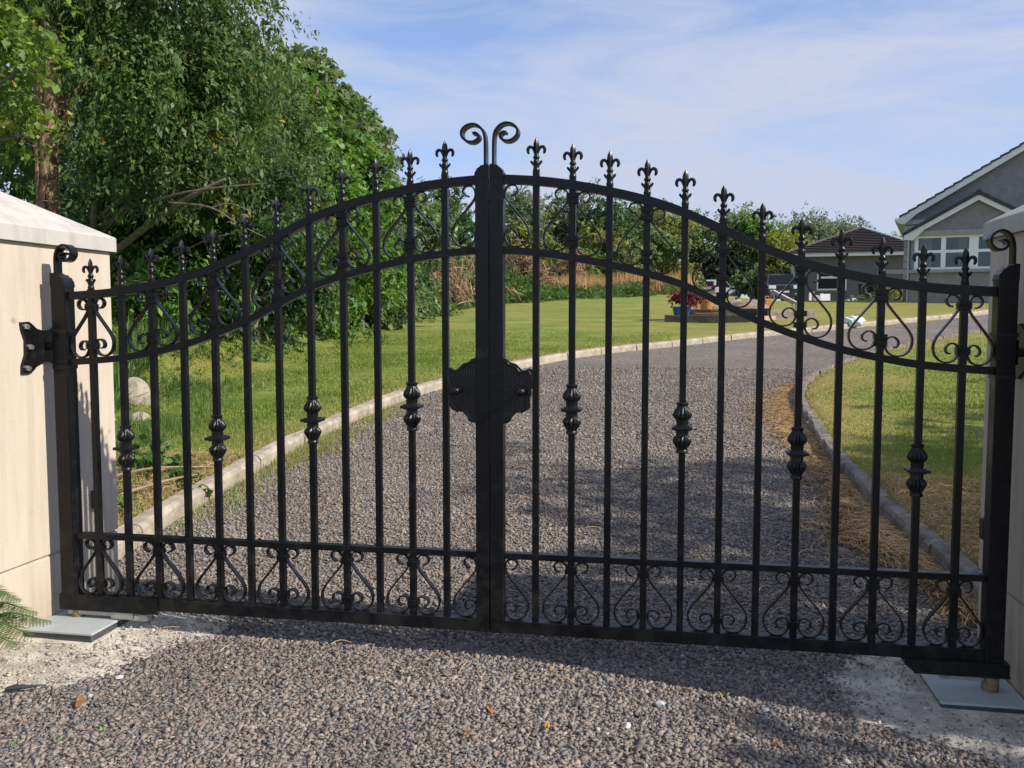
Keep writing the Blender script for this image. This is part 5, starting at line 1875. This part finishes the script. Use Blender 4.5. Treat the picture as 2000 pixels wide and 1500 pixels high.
bush('low weedy bush at the lawn edge left of the gate centre', [blob(790, 608, 23.5, 22), blob(830, 605, 25, 24), blob(760, 620, 22.5, 20)], 'green_weed', 4500, .10, 109, group=UG)
bush('weedy bush right of the gate centre at the lawn edge', [blob(985, 580, 34, 28), blob(1020, 582, 35, 26), blob(1000, 555, 36, 22)], 'green_weed', 5500, .13, 110, group=UG)

# heaps of dead bracken
def dead_heap(label, blobs, n, seed, ln=.55, twig=6):
    root = thing('dead_bracken', label, 'dead bush', (blobs[0][0], blobs[0][1], gz(blobs[0][0], blobs[0][1])), 0, 'heaps of dead bracken')
    V, F_, rnd = leaf_cloud([(b[0] - blobs[0][0], b[1] - blobs[0][1], b[2] - root.location.z, *b[3:]) for b in blobs], n, ln, 30, .3, .07, 2.0, .35, seed)
    add_mesh('fronds', np_mesh('fronds', V, F_, M['dead_frond'], False, {'rnd': rnd}), root)
    rs = random.Random(seed)
    mb = MB()
    for i in range(twig):
        b = blobs[i % len(blobs)]
        o_ = Vector((b[0] - blobs[0][0] + rs.uniform(-.4, .4), b[1] - blobs[0][1], 0))
        pts = [o_, o_ + Vector((rs.uniform(-.5, .5), rs.uniform(-.2, .2), .7)), o_ + Vector((rs.uniform(-1, 1), rs.uniform(-.3, .3), rs.uniform(1.2, 2.0)))]
        mb.tube(spline(pts, 3), [.028 * (1 - .12 * k) for k in range(7)], 5)
    tag(mb.build('stems', M['twig'], root), kind='stuff')


dead_heap('large tangled heap of dead bracken left of the gate centre', [blob(860, 545, 28, 42), blob(820, 560, 27, 34), blob(890, 525, 29, 30), blob(800, 540, 27, 22), blob(895, 585, 28, 26)], 2000, 201, .42)
dead_heap('drooping dead bracken beside the right of the centre posts', [blob(1030, 530, 38, 24), blob(1015, 515, 38, 24), blob(1045, 548, 38, 18)], 1500, 202)
dead_heap('small clump of dead bracken below the middle rail, right of centre', [blob(1110, 515, 44, 14), blob(1122, 503, 44, 14)], 600, 203)
dead_heap('low brown litter of dead stems under the left thicket', [blob(735, 600, 22, 20), blob(700, 610, 21, 14)], 800, 204)

# middle-distance scrub beyond the lawn
SC_ = 'scrub bushes beyond the far lawn'
bush('dark green gorse bush behind the golden grass', [blob(1120, 520, 46, 30), blob(1090, 535, 45, 26), blob(1150, 530, 46, 24)], 'leaf_bright', 6500, .19, 111, group=SC_)
bush('olive scrub bush left of the golden grass', [blob(1010, 470, 48, 36), blob(985, 490, 48, 28), blob(1040, 490, 48, 30)], 'leaf_olive', 7000, .20, 112, group=SC_)
bush('reddish olive scrub in front of the far trees', [blob(1190, 490, 52, 32), blob(1160, 470, 52, 30), blob(1220, 505, 51, 28)], 'leaf_olive', 7000, .20, 113, group=SC_)
bush('grey-green bushy willow right of the middle', [blob(1265, 480, 54, 38), blob(1300, 500, 54, 32), blob(1250, 515, 53, 28)], 'leaf_far', 8000, .21, 114, group=SC_)
bush('pale green bush left of the silver car', [blob(1325, 530, 55, 26), blob(1310, 550, 55, 22), blob(1345, 550, 55, 20)], 'leaf_olive', 5000, .19, 115, group=SC_)
bush('very dark yew bush above the silver car', [blob(1395, 510, 62, 40), blob(1440, 525, 62, 34), blob(1370, 535, 62, 26), blob(1465, 540, 62, 22)], 'leaf_yew', 9000, .22, 116, group=SC_)
bush('green hedge bush between the two parked cars', [blob(1455, 560, 59, 26), blob(1485, 550, 59, 28), blob(1510, 540, 60, 24)], 'leaf_far', 6500, .2, 117, group=SC_)
bush('small bright shrub at the bungalow corner', [blob(1742, 565, 50, 14), blob(1738, 578, 50, 12)], 'leaf_yellow', 1500, .12, 118, group='shrubs against the garage')
bush('low grey shrub growing in front of the bins', [blob(1695, 582, 51, 12), blob(1708, 584, 51, 10)], 'leaf_grey', 1300, .12, 119, group='shrubs against the garage')

# tree line on the skyline
FT = 'trees on the skyline beyond the gate'
far_specs = [
    (1015, 64, [(1010, 400, 30), (1030, 425, 34), (995, 440, 30), (1020, 470, 36)], 'leaf_grey', 'feathery grey-green tree just right of the centre posts'),
    (1068, 66, [(1065, 415, 26), (1050, 440, 30), (1085, 445, 28), (1070, 475, 34)], 'leaf_olive', 'olive-tinted tree, second right of the centre posts'),
    (1125, 65, [(1130, 395, 26), (1115, 420, 32), (1150, 430, 30), (1130, 465, 40)], 'leaf_grey', 'pale open-topped tree behind the first right scroll pair'),
    (1185, 64, [(1180, 410, 26), (1200, 435, 32), (1165, 440, 30), (1185, 475, 38)], 'leaf_dark', 'dense dark green tree behind the third bar from the centre'),
    (1235, 68, [(1240, 420, 20), (1228, 440, 28), (1255, 450, 28), (1240, 480, 36)], 'leaf_far', 'mid green tree right of the dense dark one'),
    (1295, 66, [(1290, 420, 24), (1310, 440, 30), (1275, 445, 28), (1300, 475, 40)], 'leaf_olive', 'yellowish broad tree under the descending rail'),
    (1350, 70, [(1350, 430, 20), (1335, 450, 30), (1370, 455, 28), (1350, 490, 40)], 'leaf_far', 'rounded tree behind the sixth right scroll'),
    (1425, 70, [(1430, 435, 26), (1450, 450, 30), (1410, 455, 30), (1430, 490, 40)], 'leaf_far', 'broad green tree left of the dark yew top'),
    (1480, 69, [(1478, 440, 26), (1500, 462, 32), (1462, 465, 28), (1485, 500, 40)], 'leaf_bright', 'fresh green tree above the hedge'),
    (1530, 67, [(1525, 470, 24), (1545, 480, 28), (1515, 495, 26), (1535, 515, 34)], 'leaf_yellow', 'yellow-green tree beside the garage roof'),
    (1585, 74, [(1580, 430, 22), (1600, 445, 26), (1565, 455, 26), (1590, 480, 36), (1560, 490, 26)], 'leaf_grey', 'tall airy grey tree behind the garage roof'),
    (1620, 78, [(1618, 432, 18), (1608, 455, 22), (1630, 465, 22), (1615, 490, 30)], 'leaf_grey', 'airy grey tree, tallest over the garage ridge'),
    (1662, 76, [(1655, 445, 16), (1672, 455, 18), (1660, 475, 26)], 'leaf_grey', 'thin tree peeping over the garage ridge'),
    (1752, 80, [(1748, 474, 14), (1740, 488, 16), (1758, 490, 16)], 'leaf_yellow', 'small yellowish treetop between the garage roof and the bungalow'),
]
for i, (px, D, bl, mat, lab) in enumerate(far_specs):
    tree('tree', lab + ' on the skyline' if len(lab.split()) < 10 else lab, foot(px, D), [blob(a, b, D, r * 1.05) for a, b, r in bl] + [blob(px, 540, D, 40)], mat, 11000, .215, .14, limbs=8, group=FT, seed=300 + i, cluster=26, csig=.46, aspect=.5)

# the wood behind everything on the left: reads as one dark mass
wb = [blob(px, py, D, r) for px, py, D, r in ((-420, 460, 17, 170), (-280, 430, 17, 150), (-120, 420, 16, 130), (20, 380, 17, 120), (140, 470, 16.5, 130), (260, 380, 18, 130), (300, 500, 16, 90), (380, 480, 17.5, 120), (450, 520, 17, 90), (360, 250, 19, 120), (140, 250, 19, 130), (0, 180, 19, 130), (250, 130, 20, 130), (520, 480, 19, 100), (600, 500, 22, 80), (680, 520, 26, 70), (760, 500, 31, 50), (560, 340, 22, 90))]
V, F_, rnd = leaf_cloud([b for b in wb], 42000, .17, 60, .42, .55, 3, .3, 77)
tag(add_mesh('woodland', np_mesh('woodland', V, F_, M['leaf_dark'], False, {'rnd': rnd})), kind='stuff')
wb = [blob(px, 520, D, r, .8) for px, D, r in ((960, 84, 36), (1010, 86, 40), (1080, 88, 42), (1150, 86, 44), (1220, 88, 42), (1290, 88, 44), (1360, 90, 40), (1430, 90, 40), (1500, 92, 40), (1560, 92, 40), (1630, 96, 36), (1700, 98, 36), (1780, 99, 36), (1860, 99, 36), (1940, 99, 36), (2060, 99, 46), (2180, 99, 46))]
V, F_, rnd = leaf_cloud(wb, 24000, .42, 30, .7, .6, 3, .3, 78)
tag(add_mesh('far_woodland', np_mesh('far_woodland', V, F_, M['leaf_far'], False, {'rnd': rnd})), kind='stuff')

# tall golden grass and the green weeds in front of it
n = 9000
ppx = rng.uniform(1055, 1350, n)
dd = rng.uniform(38, 47, n) + (ppx - 1055) * .012
pts = np.array([at(a, 600, d) for a, d in zip(ppx, dd)])
hz = 0.55 + .35 * np.sin(pts[:, 0] * 1.7) * np.sin(pts[:, 0] * .9)
o = add_mesh('tall_grass', blades('tall_grass', pts[:, 0], pts[:, 1], GZ(pts[:, 0], pts[:, 1]), rng.uniform(.55, 1.25, n) * (.75 + .5 * hz), .036, M['gold_grass'], lean=.28))
tag(o, kind='stuff')
n = 9000
ppx = rng.uniform(945, 1340, n)
dd = np.interp(ppx, [945, 1080, 1200, 1340], [31, 34, 36.5, 40]) + rng.uniform(-.4, 3.4, n)
pts = np.array([at(a, 600, d) for a, d in zip(ppx, dd)])
wbl = []
for a_, b_ in zip(pts[::75], ppx[::75]):
    hh_ = rng.uniform(.18, .48)
    wbl.append((a_[0], a_[1], gz(a_[0], a_[1]) + hh_ * .55, rng.uniform(.35, .8), rng.uniform(.3, .6), hh_ * .75))
V, F_, rnd = leaf_cloud(wbl, 26000, .11, 24, .14, .3, 2.2, -.2, 80)
tag(add_mesh('weeds', np_mesh('weeds', V, F_, M['green_weed'], False, {'rnd': rnd})), kind='stuff')
n = 11000
ppx = rng.uniform(215, 960, n)
dd = np.interp(ppx, [215, 300, 420, 500, 600, 700, 780, 880, 960], [8.8, 11.2, 14.6, 16.3, 18.3, 20.6, 23.3, 27, 31]) + np.abs(rng.normal(0, 1, n)) * np.interp(ppx, [215, 960], [.9, 1.6])
pts = np.array([at(a, 600, d) for a, d in zip(ppx, dd)])
o = add_mesh('weeds', blades('edge_weeds', pts[:, 0], pts[:, 1], GZ(pts[:, 0], pts[:, 1]) + .05, rng.uniform(.12, .42, n), .035, M['green_weed'], lean=.6))
tag(o, kind='stuff')

# the maple in the blue pot
mb_ = [(BLUE.x + dx, BLUE.y + dy, BLUE.z + dz, r, r, r * .62) for dx, dy, dz, r in ((.0, 0, .62, .20), (.28, .05, .66, .20), (-.16, 0, .52, .14), (.45, 0, .52, .15), (.2, -.1, .48, .16))]
tree('japanese_maple', 'small red-leaved maple growing in the blue pot', BLUE + Vector((0, 0, .27)), mb_, 'leaf_red', 3400, .055, .018, 'bark', 6, 'shrub', None, 401, cluster=20, csig=.06, aspect=.5, droop=.5)
for i, (px, py, D, r, mat, lab) in enumerate(((1400, 618, 22.7, 18, 'leaf_grey', 'grey-green lavender clump at the end of the red trough'), (1357, 626, 22.4, 9, 'green_weed', 'low green plants left of the red trough'), (1430, 622, 22.6, 12, 'leaf_olive', 'straggly herb clump in the bed under the gate rail'))):
    bush(lab, [blob(px, py, D, r, .8), blob(px + 12, py + 2, D, r * .7, .8)], mat, 1500, .06, 420 + i, name='bed_plant', group='plants in the raised beds', cat='plant', cluster=20, csig=.05, aspect=.3)


# rough growth on the bank and long grass round the rocks
bx0, by0 = rng.uniform(-8.2, -4.6, 260), rng.uniform(3.6, 13.5, 260)
kb_ = (rng.random(260) < .75) & (np.sin(bx0 * 2.2 + by0) + np.sin(by0 * 1.7 - bx0) > -.35)
wbl = [(a_, b_, gz(a_, b_) + .07, rng.uniform(.12, .34), rng.uniform(.12, .34), rng.uniform(.06, .17)) for a_, b_ in zip(bx0[kb_], by0[kb_])]
V, F_, rnd = leaf_cloud(wbl, 15000, .055, 18, .08, .32, 2.2, -.25, 81)
tag(add_mesh('bank_weeds', np_mesh('bank_weeds', V, F_, M['green_weed'], False, {'rnd': rnd})), kind='stuff')
n = 9000
gx_, gy_ = rng.normal(-3.6, .75, n), rng.uniform(1.9, 6.8, n)
kg = (drive_dist(gx_, gy_) < -.45) & (np.sin(gx_ * 3.1) * np.sin(gy_ * 2.3) + rng.normal(0, .5, n) > -.1)
gx_, gy_ = gx_[kg] - .28 * (gy_[kg] - 2), gy_[kg]
o = add_mesh('long_grass', blades('long_grass', gx_, gy_, lawn_z(gx_, gy_), rng.uniform(.05, .19, len(gx_)), .008, M['green_weed'], lean=.65))
tag(o, kind='stuff')

# ------------------------------------------------------------------ boulders, fern, litter
def rock(px, py, w, hgt, label, seed):
    q, D = hit(px, py)
    rs = random.Random(seed)
    mb = MB()
    bmesh.ops.create_icosphere(mb.bm, subdivisions=3, radius=1)
    ks = [(Vector([rs.uniform(-1, 1) for _ in range(3)]).normalized(), rs.uniform(.72, .95)) for _ in range(9)]
    for v in mb.bm.verts:
        for nrm, dd_ in ks:
            t = v.co.dot(nrm)
            if t > dd_:
                v.co -= nrm * (t - dd_)
        v.co *= 1 + rs.uniform(-.02, .02)
        v.co = Vector((v.co.x * w, v.co.y * w * .8, v.co.z * hgt))
    zz = q.z + hgt * .8
    o_ = mb.build('boulder', M['boulder'], None, True, loc=(q.x, q.y, zz), rot=(rs.uniform(-.2, .2), rs.uniform(-.2, .2), rs.uniform(0, 3)), angle=30)
    tag(o_, label, 'rock', 'boulders behind the cream pillar')


rock(262, 802, .17, .20, 'pale upright boulder in the middle of the bank, behind the second bar', 1)
rock(288, 805, .13, .08, 'flat pinkish boulder against the pale upright one', 2)
rock(272, 838, .15, .09, 'speckled boulder lowest on the grassy bank', 3)
rock(228, 745, .20, .17, 'grey boulder half hidden by the cream pillar, topmost on the bank', 4)
rock(222, 842, .09, .07, 'small tan boulder touching the pillar edge', 5)


def frond(root, base, tip, rise, L_, seed):
    rs = random.Random(seed)
    base, tip = Vector(base), Vector(tip)
    mid = (base + tip) / 2 + Vector((0, 0, rise))
    P = spline([base, mid, tip], 17)
    n = len(P)
    verts, faces, rnd_ = [], [], []
    side0 = (tip - base).cross(Vector((0, 0, 1))).normalized()
    for i in range(3, n):
        t = i / (n - 1)
        d = (P[min(i + 1, n - 1)] - P[i - 1]).normalized()
        ln = L_ * math.sin(math.pi * min(1, .12 + .88 * (1 - t) ** .8 * 1.0)) * (.35 + .65 * (1 - t)) + .006
        for s in (1, -1):
            ax = (side0 * s * .9 + d * .45 + Vector((0, 0, -.25 - .2 * rs.random()))).normalized()
            m = 9
            for j in range(m):                          # leaflets along each pinna
                u = j / m
                c0 = P[i] + ax * ln * u
                c1 = P[i] + ax * ln * (u + .8 / m)
                wl_ = ln * .26 * (1 - u) + .0028
                per = d * wl_
                k = len(verts)
                verts += [c0, c0 + per + ax * .3 * wl_, c1, c0 - per + ax * .3 * wl_]
                faces.append((k, k + 1, k + 2, k + 3))
                rnd_.append(min(.95, max(0, rs.gauss(.36, .16) + .16 * t)))
    me_ = np_mesh('frond', np.array([tuple(v) for v in verts]), np.array(faces), M['fern_leaf'], False, {'rnd': np.array(rnd_)})
    f_ = add_mesh('frond', me_, root)
    MB().tube([tuple(p) for p in P], [.0035 * (1 - .75 * k / (n - 1)) for k in range(n)], 5).build('stem', M['green_sprig'], f_)


fb = Vector((-1.93, -.56, -.045))
fern = thing('fern', 'green fern with browning fronds at the foot of the cream pillar', 'fern', fb)
for i, (px, py, D, rise, L_) in enumerate(((98, 1212, 3.30, .12, .13), (72, 1195, 3.22, .14, .12), (40, 1172, 3.20, .17, .11), (66, 1240, 3.10, .12, .13), (34, 1258, 3.05, .10, .12), (10, 1160, 3.12, .18, .11), (15, 1225, 2.98, .13, .12), (-60, 1180, 2.95, .15, .08), (-40, 1240, 2.85, .1, .08))):
    frond(fern, (0, 0, 0), at(px, py, D) - fb, rise, L_, 500 + i)


def leaf_on_ground(px, py, D, size, mat, label, seed, lobed=False, cat='leaf'):
    q = at(px, py, D)
    rs = random.Random(seed)
    mb = MB()
    n = 12
    up, dn = [], []
    for i in range(n):
        a = 2 * math.pi * i / n
        r = size * (.5 + .12 * math.cos(2 * a) + (.10 * math.cos(5 * a) if lobed else .05 * math.cos(3 * a)))
        z = .010 * math.sin(a * 2 + seed) + .006
        up.append((r * math.cos(a), .72 * r * math.sin(a), z + .0012))
        dn.append((r * math.cos(a), .72 * r * math.sin(a), z))
    mb.rings([dn, up])
    o_ = mb.build('fallen_leaf', mat, None, loc=(q.x, q.y, gz(q.x, q.y) + .018), rot=(rs.uniform(-.3, .3), rs.uniform(-.3, .3), rs.uniform(0, 6)))
    tag(o_, label, cat, 'fallen leaves on the gravel')


leaf_on_ground(1068, 1406, 2.90, .024, M['ochre_leaf'], 'bright ochre leaf alone on the gravel in front of the centre posts', 1)
leaf_on_ground(913, 1438, 2.86, .024, M['brown_leaf'], 'brown leaf near the bottom edge, left of the ochre one', 2)
leaf_on_ground(1515, 1440, 2.80, .018, M['ochre_leaf'], 'small ochre leaf in the dappled shade towards the right', 3)
leaf_on_ground(955, 1370, 3.02, .034, M['brown_leaf'], 'crumpled russet leaf below the left gate leaf', 4)
leaf_on_ground(160, 1362, 3.05, .05, M['brown_leaf'], 'curled brown leaf on the gravel at the lower left', 5)


def pebble(px, py, D, s, mat, label, seed, fl=.6):
    q = at(px, py, D)
    rs = random.Random(seed)
    mb = MB()
    bmesh.ops.create_icosphere(mb.bm, subdivisions=2, radius=1)
    ks = [(Vector([rs.uniform(-1, 1) for _ in range(3)]).normalized(), rs.uniform(.6, .9)) for _ in range(8)]
    for v in mb.bm.verts:
        for nrm, dd_ in ks:
            t = v.co.dot(nrm)
            if t > dd_:
                v.co -= nrm * (t - dd_)
        v.co = Vector((v.co.x * s, v.co.y * s * .75, v.co.z * s * fl))
    o_ = mb.build('stone', mat, None, loc=(q.x, q.y, gz(q.x, q.y) + s * .35), rot=(0, 0, rs.uniform(0, 6)))
    tag(o_, label, 'stone', 'larger stones in the gravel')


pebble(1225, 1380, 2.94, .018, M['white_stone'], 'pale grey stone standing out on the lit gravel right of centre', 1)
pebble(1498, 1278, 3.05, .017, M['white_stone'], 'pale stone in the shade under the right gate leaf', 2)
pebble(1655, 1428, 2.72, .015, M['white_stone'], 'whitish chip near the right-hand dust patch', 3)
pebble(175, 1328, 3.12, .014, M['white_stone'], 'white stone at the edge of the left dust patch', 4)
pebble(232, 1268, 3.28, .022, M['white_stone'], 'flat pale slab on the left dust patch', 5, .3)
pebble(1790, 1452, 2.58, .026, M['quoin'], 'bluish flat stone at the lower right dust patch', 6, .4)
pebble(1290, 1278, 3.10, .022, M['quoin'], 'blue-grey stone under the right gate leaf', 7, .45)
q = at(40, 1318, 3.15)
mb = MB().tube([(-.045, -.02, .006), (-.02, -.006, .010), (.012, .008, .008), (.060, .045, .005)], [.007, .011, .007, .002], 7)
tag(mb.build('charred_stick', M['dark_debris'], None, True, loc=(q.x, q.y, gz(q.x, q.y) + .012)), 'short charred stick on the pale dust left of the gravel', 'stick')
for i, (px, py, D) in enumerate(((25, 1420, 2.75), (200, 1436, 2.85), (115, 1475, 2.78))):
    q = at(px, py, D)
    root = thing('seedling', ['tiny green seedling at the left edge', 'tiny green seedling on the gravel, lower left', 'tiny green seedling at the bottom edge'][i], 'seedling', (q.x, q.y, gz(q.x, q.y) + .012), i, 'seedlings in the gravel')
    for k in range(4):
        a = k * 1.6
        mb = MB().rings([[(0, 0, 0), (.001, 0, 0), (.001, .001, 0), (0, .001, 0)], [(.008 * math.cos(a) - .003, .008 * math.sin(a), .010), (.008 * math.cos(a) + .003, .008 * math.sin(a), .010), (.008 * math.cos(a) + .003, .008 * math.sin(a) + .001, .011), (.008 * math.cos(a) - .003, .008 * math.sin(a) + .001, .011)], [(.017 * math.cos(a), .017 * math.sin(a), .013), (.0175 * math.cos(a), .017 * math.sin(a), .013), (.0175 * math.cos(a), .0175 * math.sin(a), .0135), (.017 * math.cos(a), .0175 * math.sin(a), .0135)]])
        mb.build('leaf', M['green_sprig'], root)

# brushwood and litter where the left kerb meets the pillar
n = 900
lx, ly = rng.normal(-2.75, .28, n), rng.normal(1.75, .5, n)
k = drive_dist(lx, ly) < -.12
lx, ly = lx[k], ly[k]
o = add_mesh('dry_leaf_litter', stones('litter', lx, ly, lawn_z(lx, ly) + .02, rng.uniform(.015, .06, len(lx)), M['dead_frond'], flat=.15))
tag(o, kind='stuff')
for i, pts in enumerate((([(-3.0, 2.0), (-2.8, 2.2), (-2.5, 2.5)]), ([(-2.7, 1.5), (-2.5, 1.9), (-2.45, 2.3)]), ([(-2.6, 1.35), (-2.85, 1.8), (-3.0, 2.4)]))):
    P = [(a, b, gz(a, b) + .12 + .04 * (j == 1)) for j, (a, b) in enumerate(pts)]
    tag(MB().tube(spline(P, 5), [.012 * (1 - .05 * k) for k in range(11)], 6).build('fallen_twig', M['twig'], None, True),
        ['long pale twig bent over the litter behind the left bars', 'short twig against the left kerb', 'thin twig crossing the litter by the cream pillar'][i], 'twig', 'twigs in the litter by the left kerb')
V, F_, rnd = leaf_cloud([(-2.55, 1.25, .14, .16, .12, .10), (-2.75, 1.6, .15, .16, .14, .07), (-2.45, 2.05, .17, .13, .12, .06), (-2.9, 2.45, .26, .22, .2, .12)], 1500, .06, 22, .06, .45, 2, .1, 79)
tag(add_mesh('low_weeds', np_mesh('low_weeds', V, F_, M['green_weed'], False, {'rnd': rnd})), kind='stuff')

# ------------------------------------------------------------------ trees beyond the right pillar that shade the drive
def shade_tree(x, y, blobs, n, seed, label, size=.13):
    tree('roadside_tree', label, (x, y, gz(x, y)), blobs, 'leaf_willow', n, size, .16, 'bark_grey', 8, 'tree', 'trees right of the gate, outside the picture', seed, cluster=45, csig=.32, aspect=.55)


SUNH = Vector((1, -.25, .765))


def caster(x, y, t):
    """point a distance t toward the sun from the ground at (x, y)"""
    return Vector((x, y, gz(x, y))) + SUNH * t


def sblob(x, y, t, r, sq=.8):
    q = caster(x, y, t)
    return (q.x, q.y, q.z, r, r, r * sq)


shade_tree(10.2, .6, [sblob(2.2, 3.6, 7.5, .9), sblob(1.0, 2.9, 7.8, .8), sblob(3.2, 4.3, 7.2, 1.1), sblob(3.4, 3.0, 7.0, 1.1), sblob(4.4, 5.6, 7.0, 1.2), sblob(2.0, 2.2, 7.4, .7), sblob(5.4, 7.0, 6.4, .9)], 9000, 601, 'leafy roadside tree shading the right-hand lawn')
shade_tree(9.2, -1.9, [sblob(2.8, 1.2, 6.6, .9), sblob(2.6, 2.0, 6.8, .8), sblob(1.4, 1.6, 7.0, .6), sblob(.4, 2.2, 7.6, .45, .5), sblob(-.2, 2.9, 7.8, .35, .5), sblob(.2, 3.6, 7.8, .4, .5), sblob(0.9, 1.0, 7.2, .35, .5)], 6000, 602, 'roadside tree shading the gravel behind the right gate leaf')
shade_tree(8.0, -3.0, [sblob(2.3, -.75, 6.0, .55), sblob(1.5, -.62, 6.0, .22, .6), sblob(1.1, -.8, 6.0, .2, .6), sblob(3.0, -.4, 5.6, .6)], 2600, 603, 'small roadside tree dappling the front gravel')
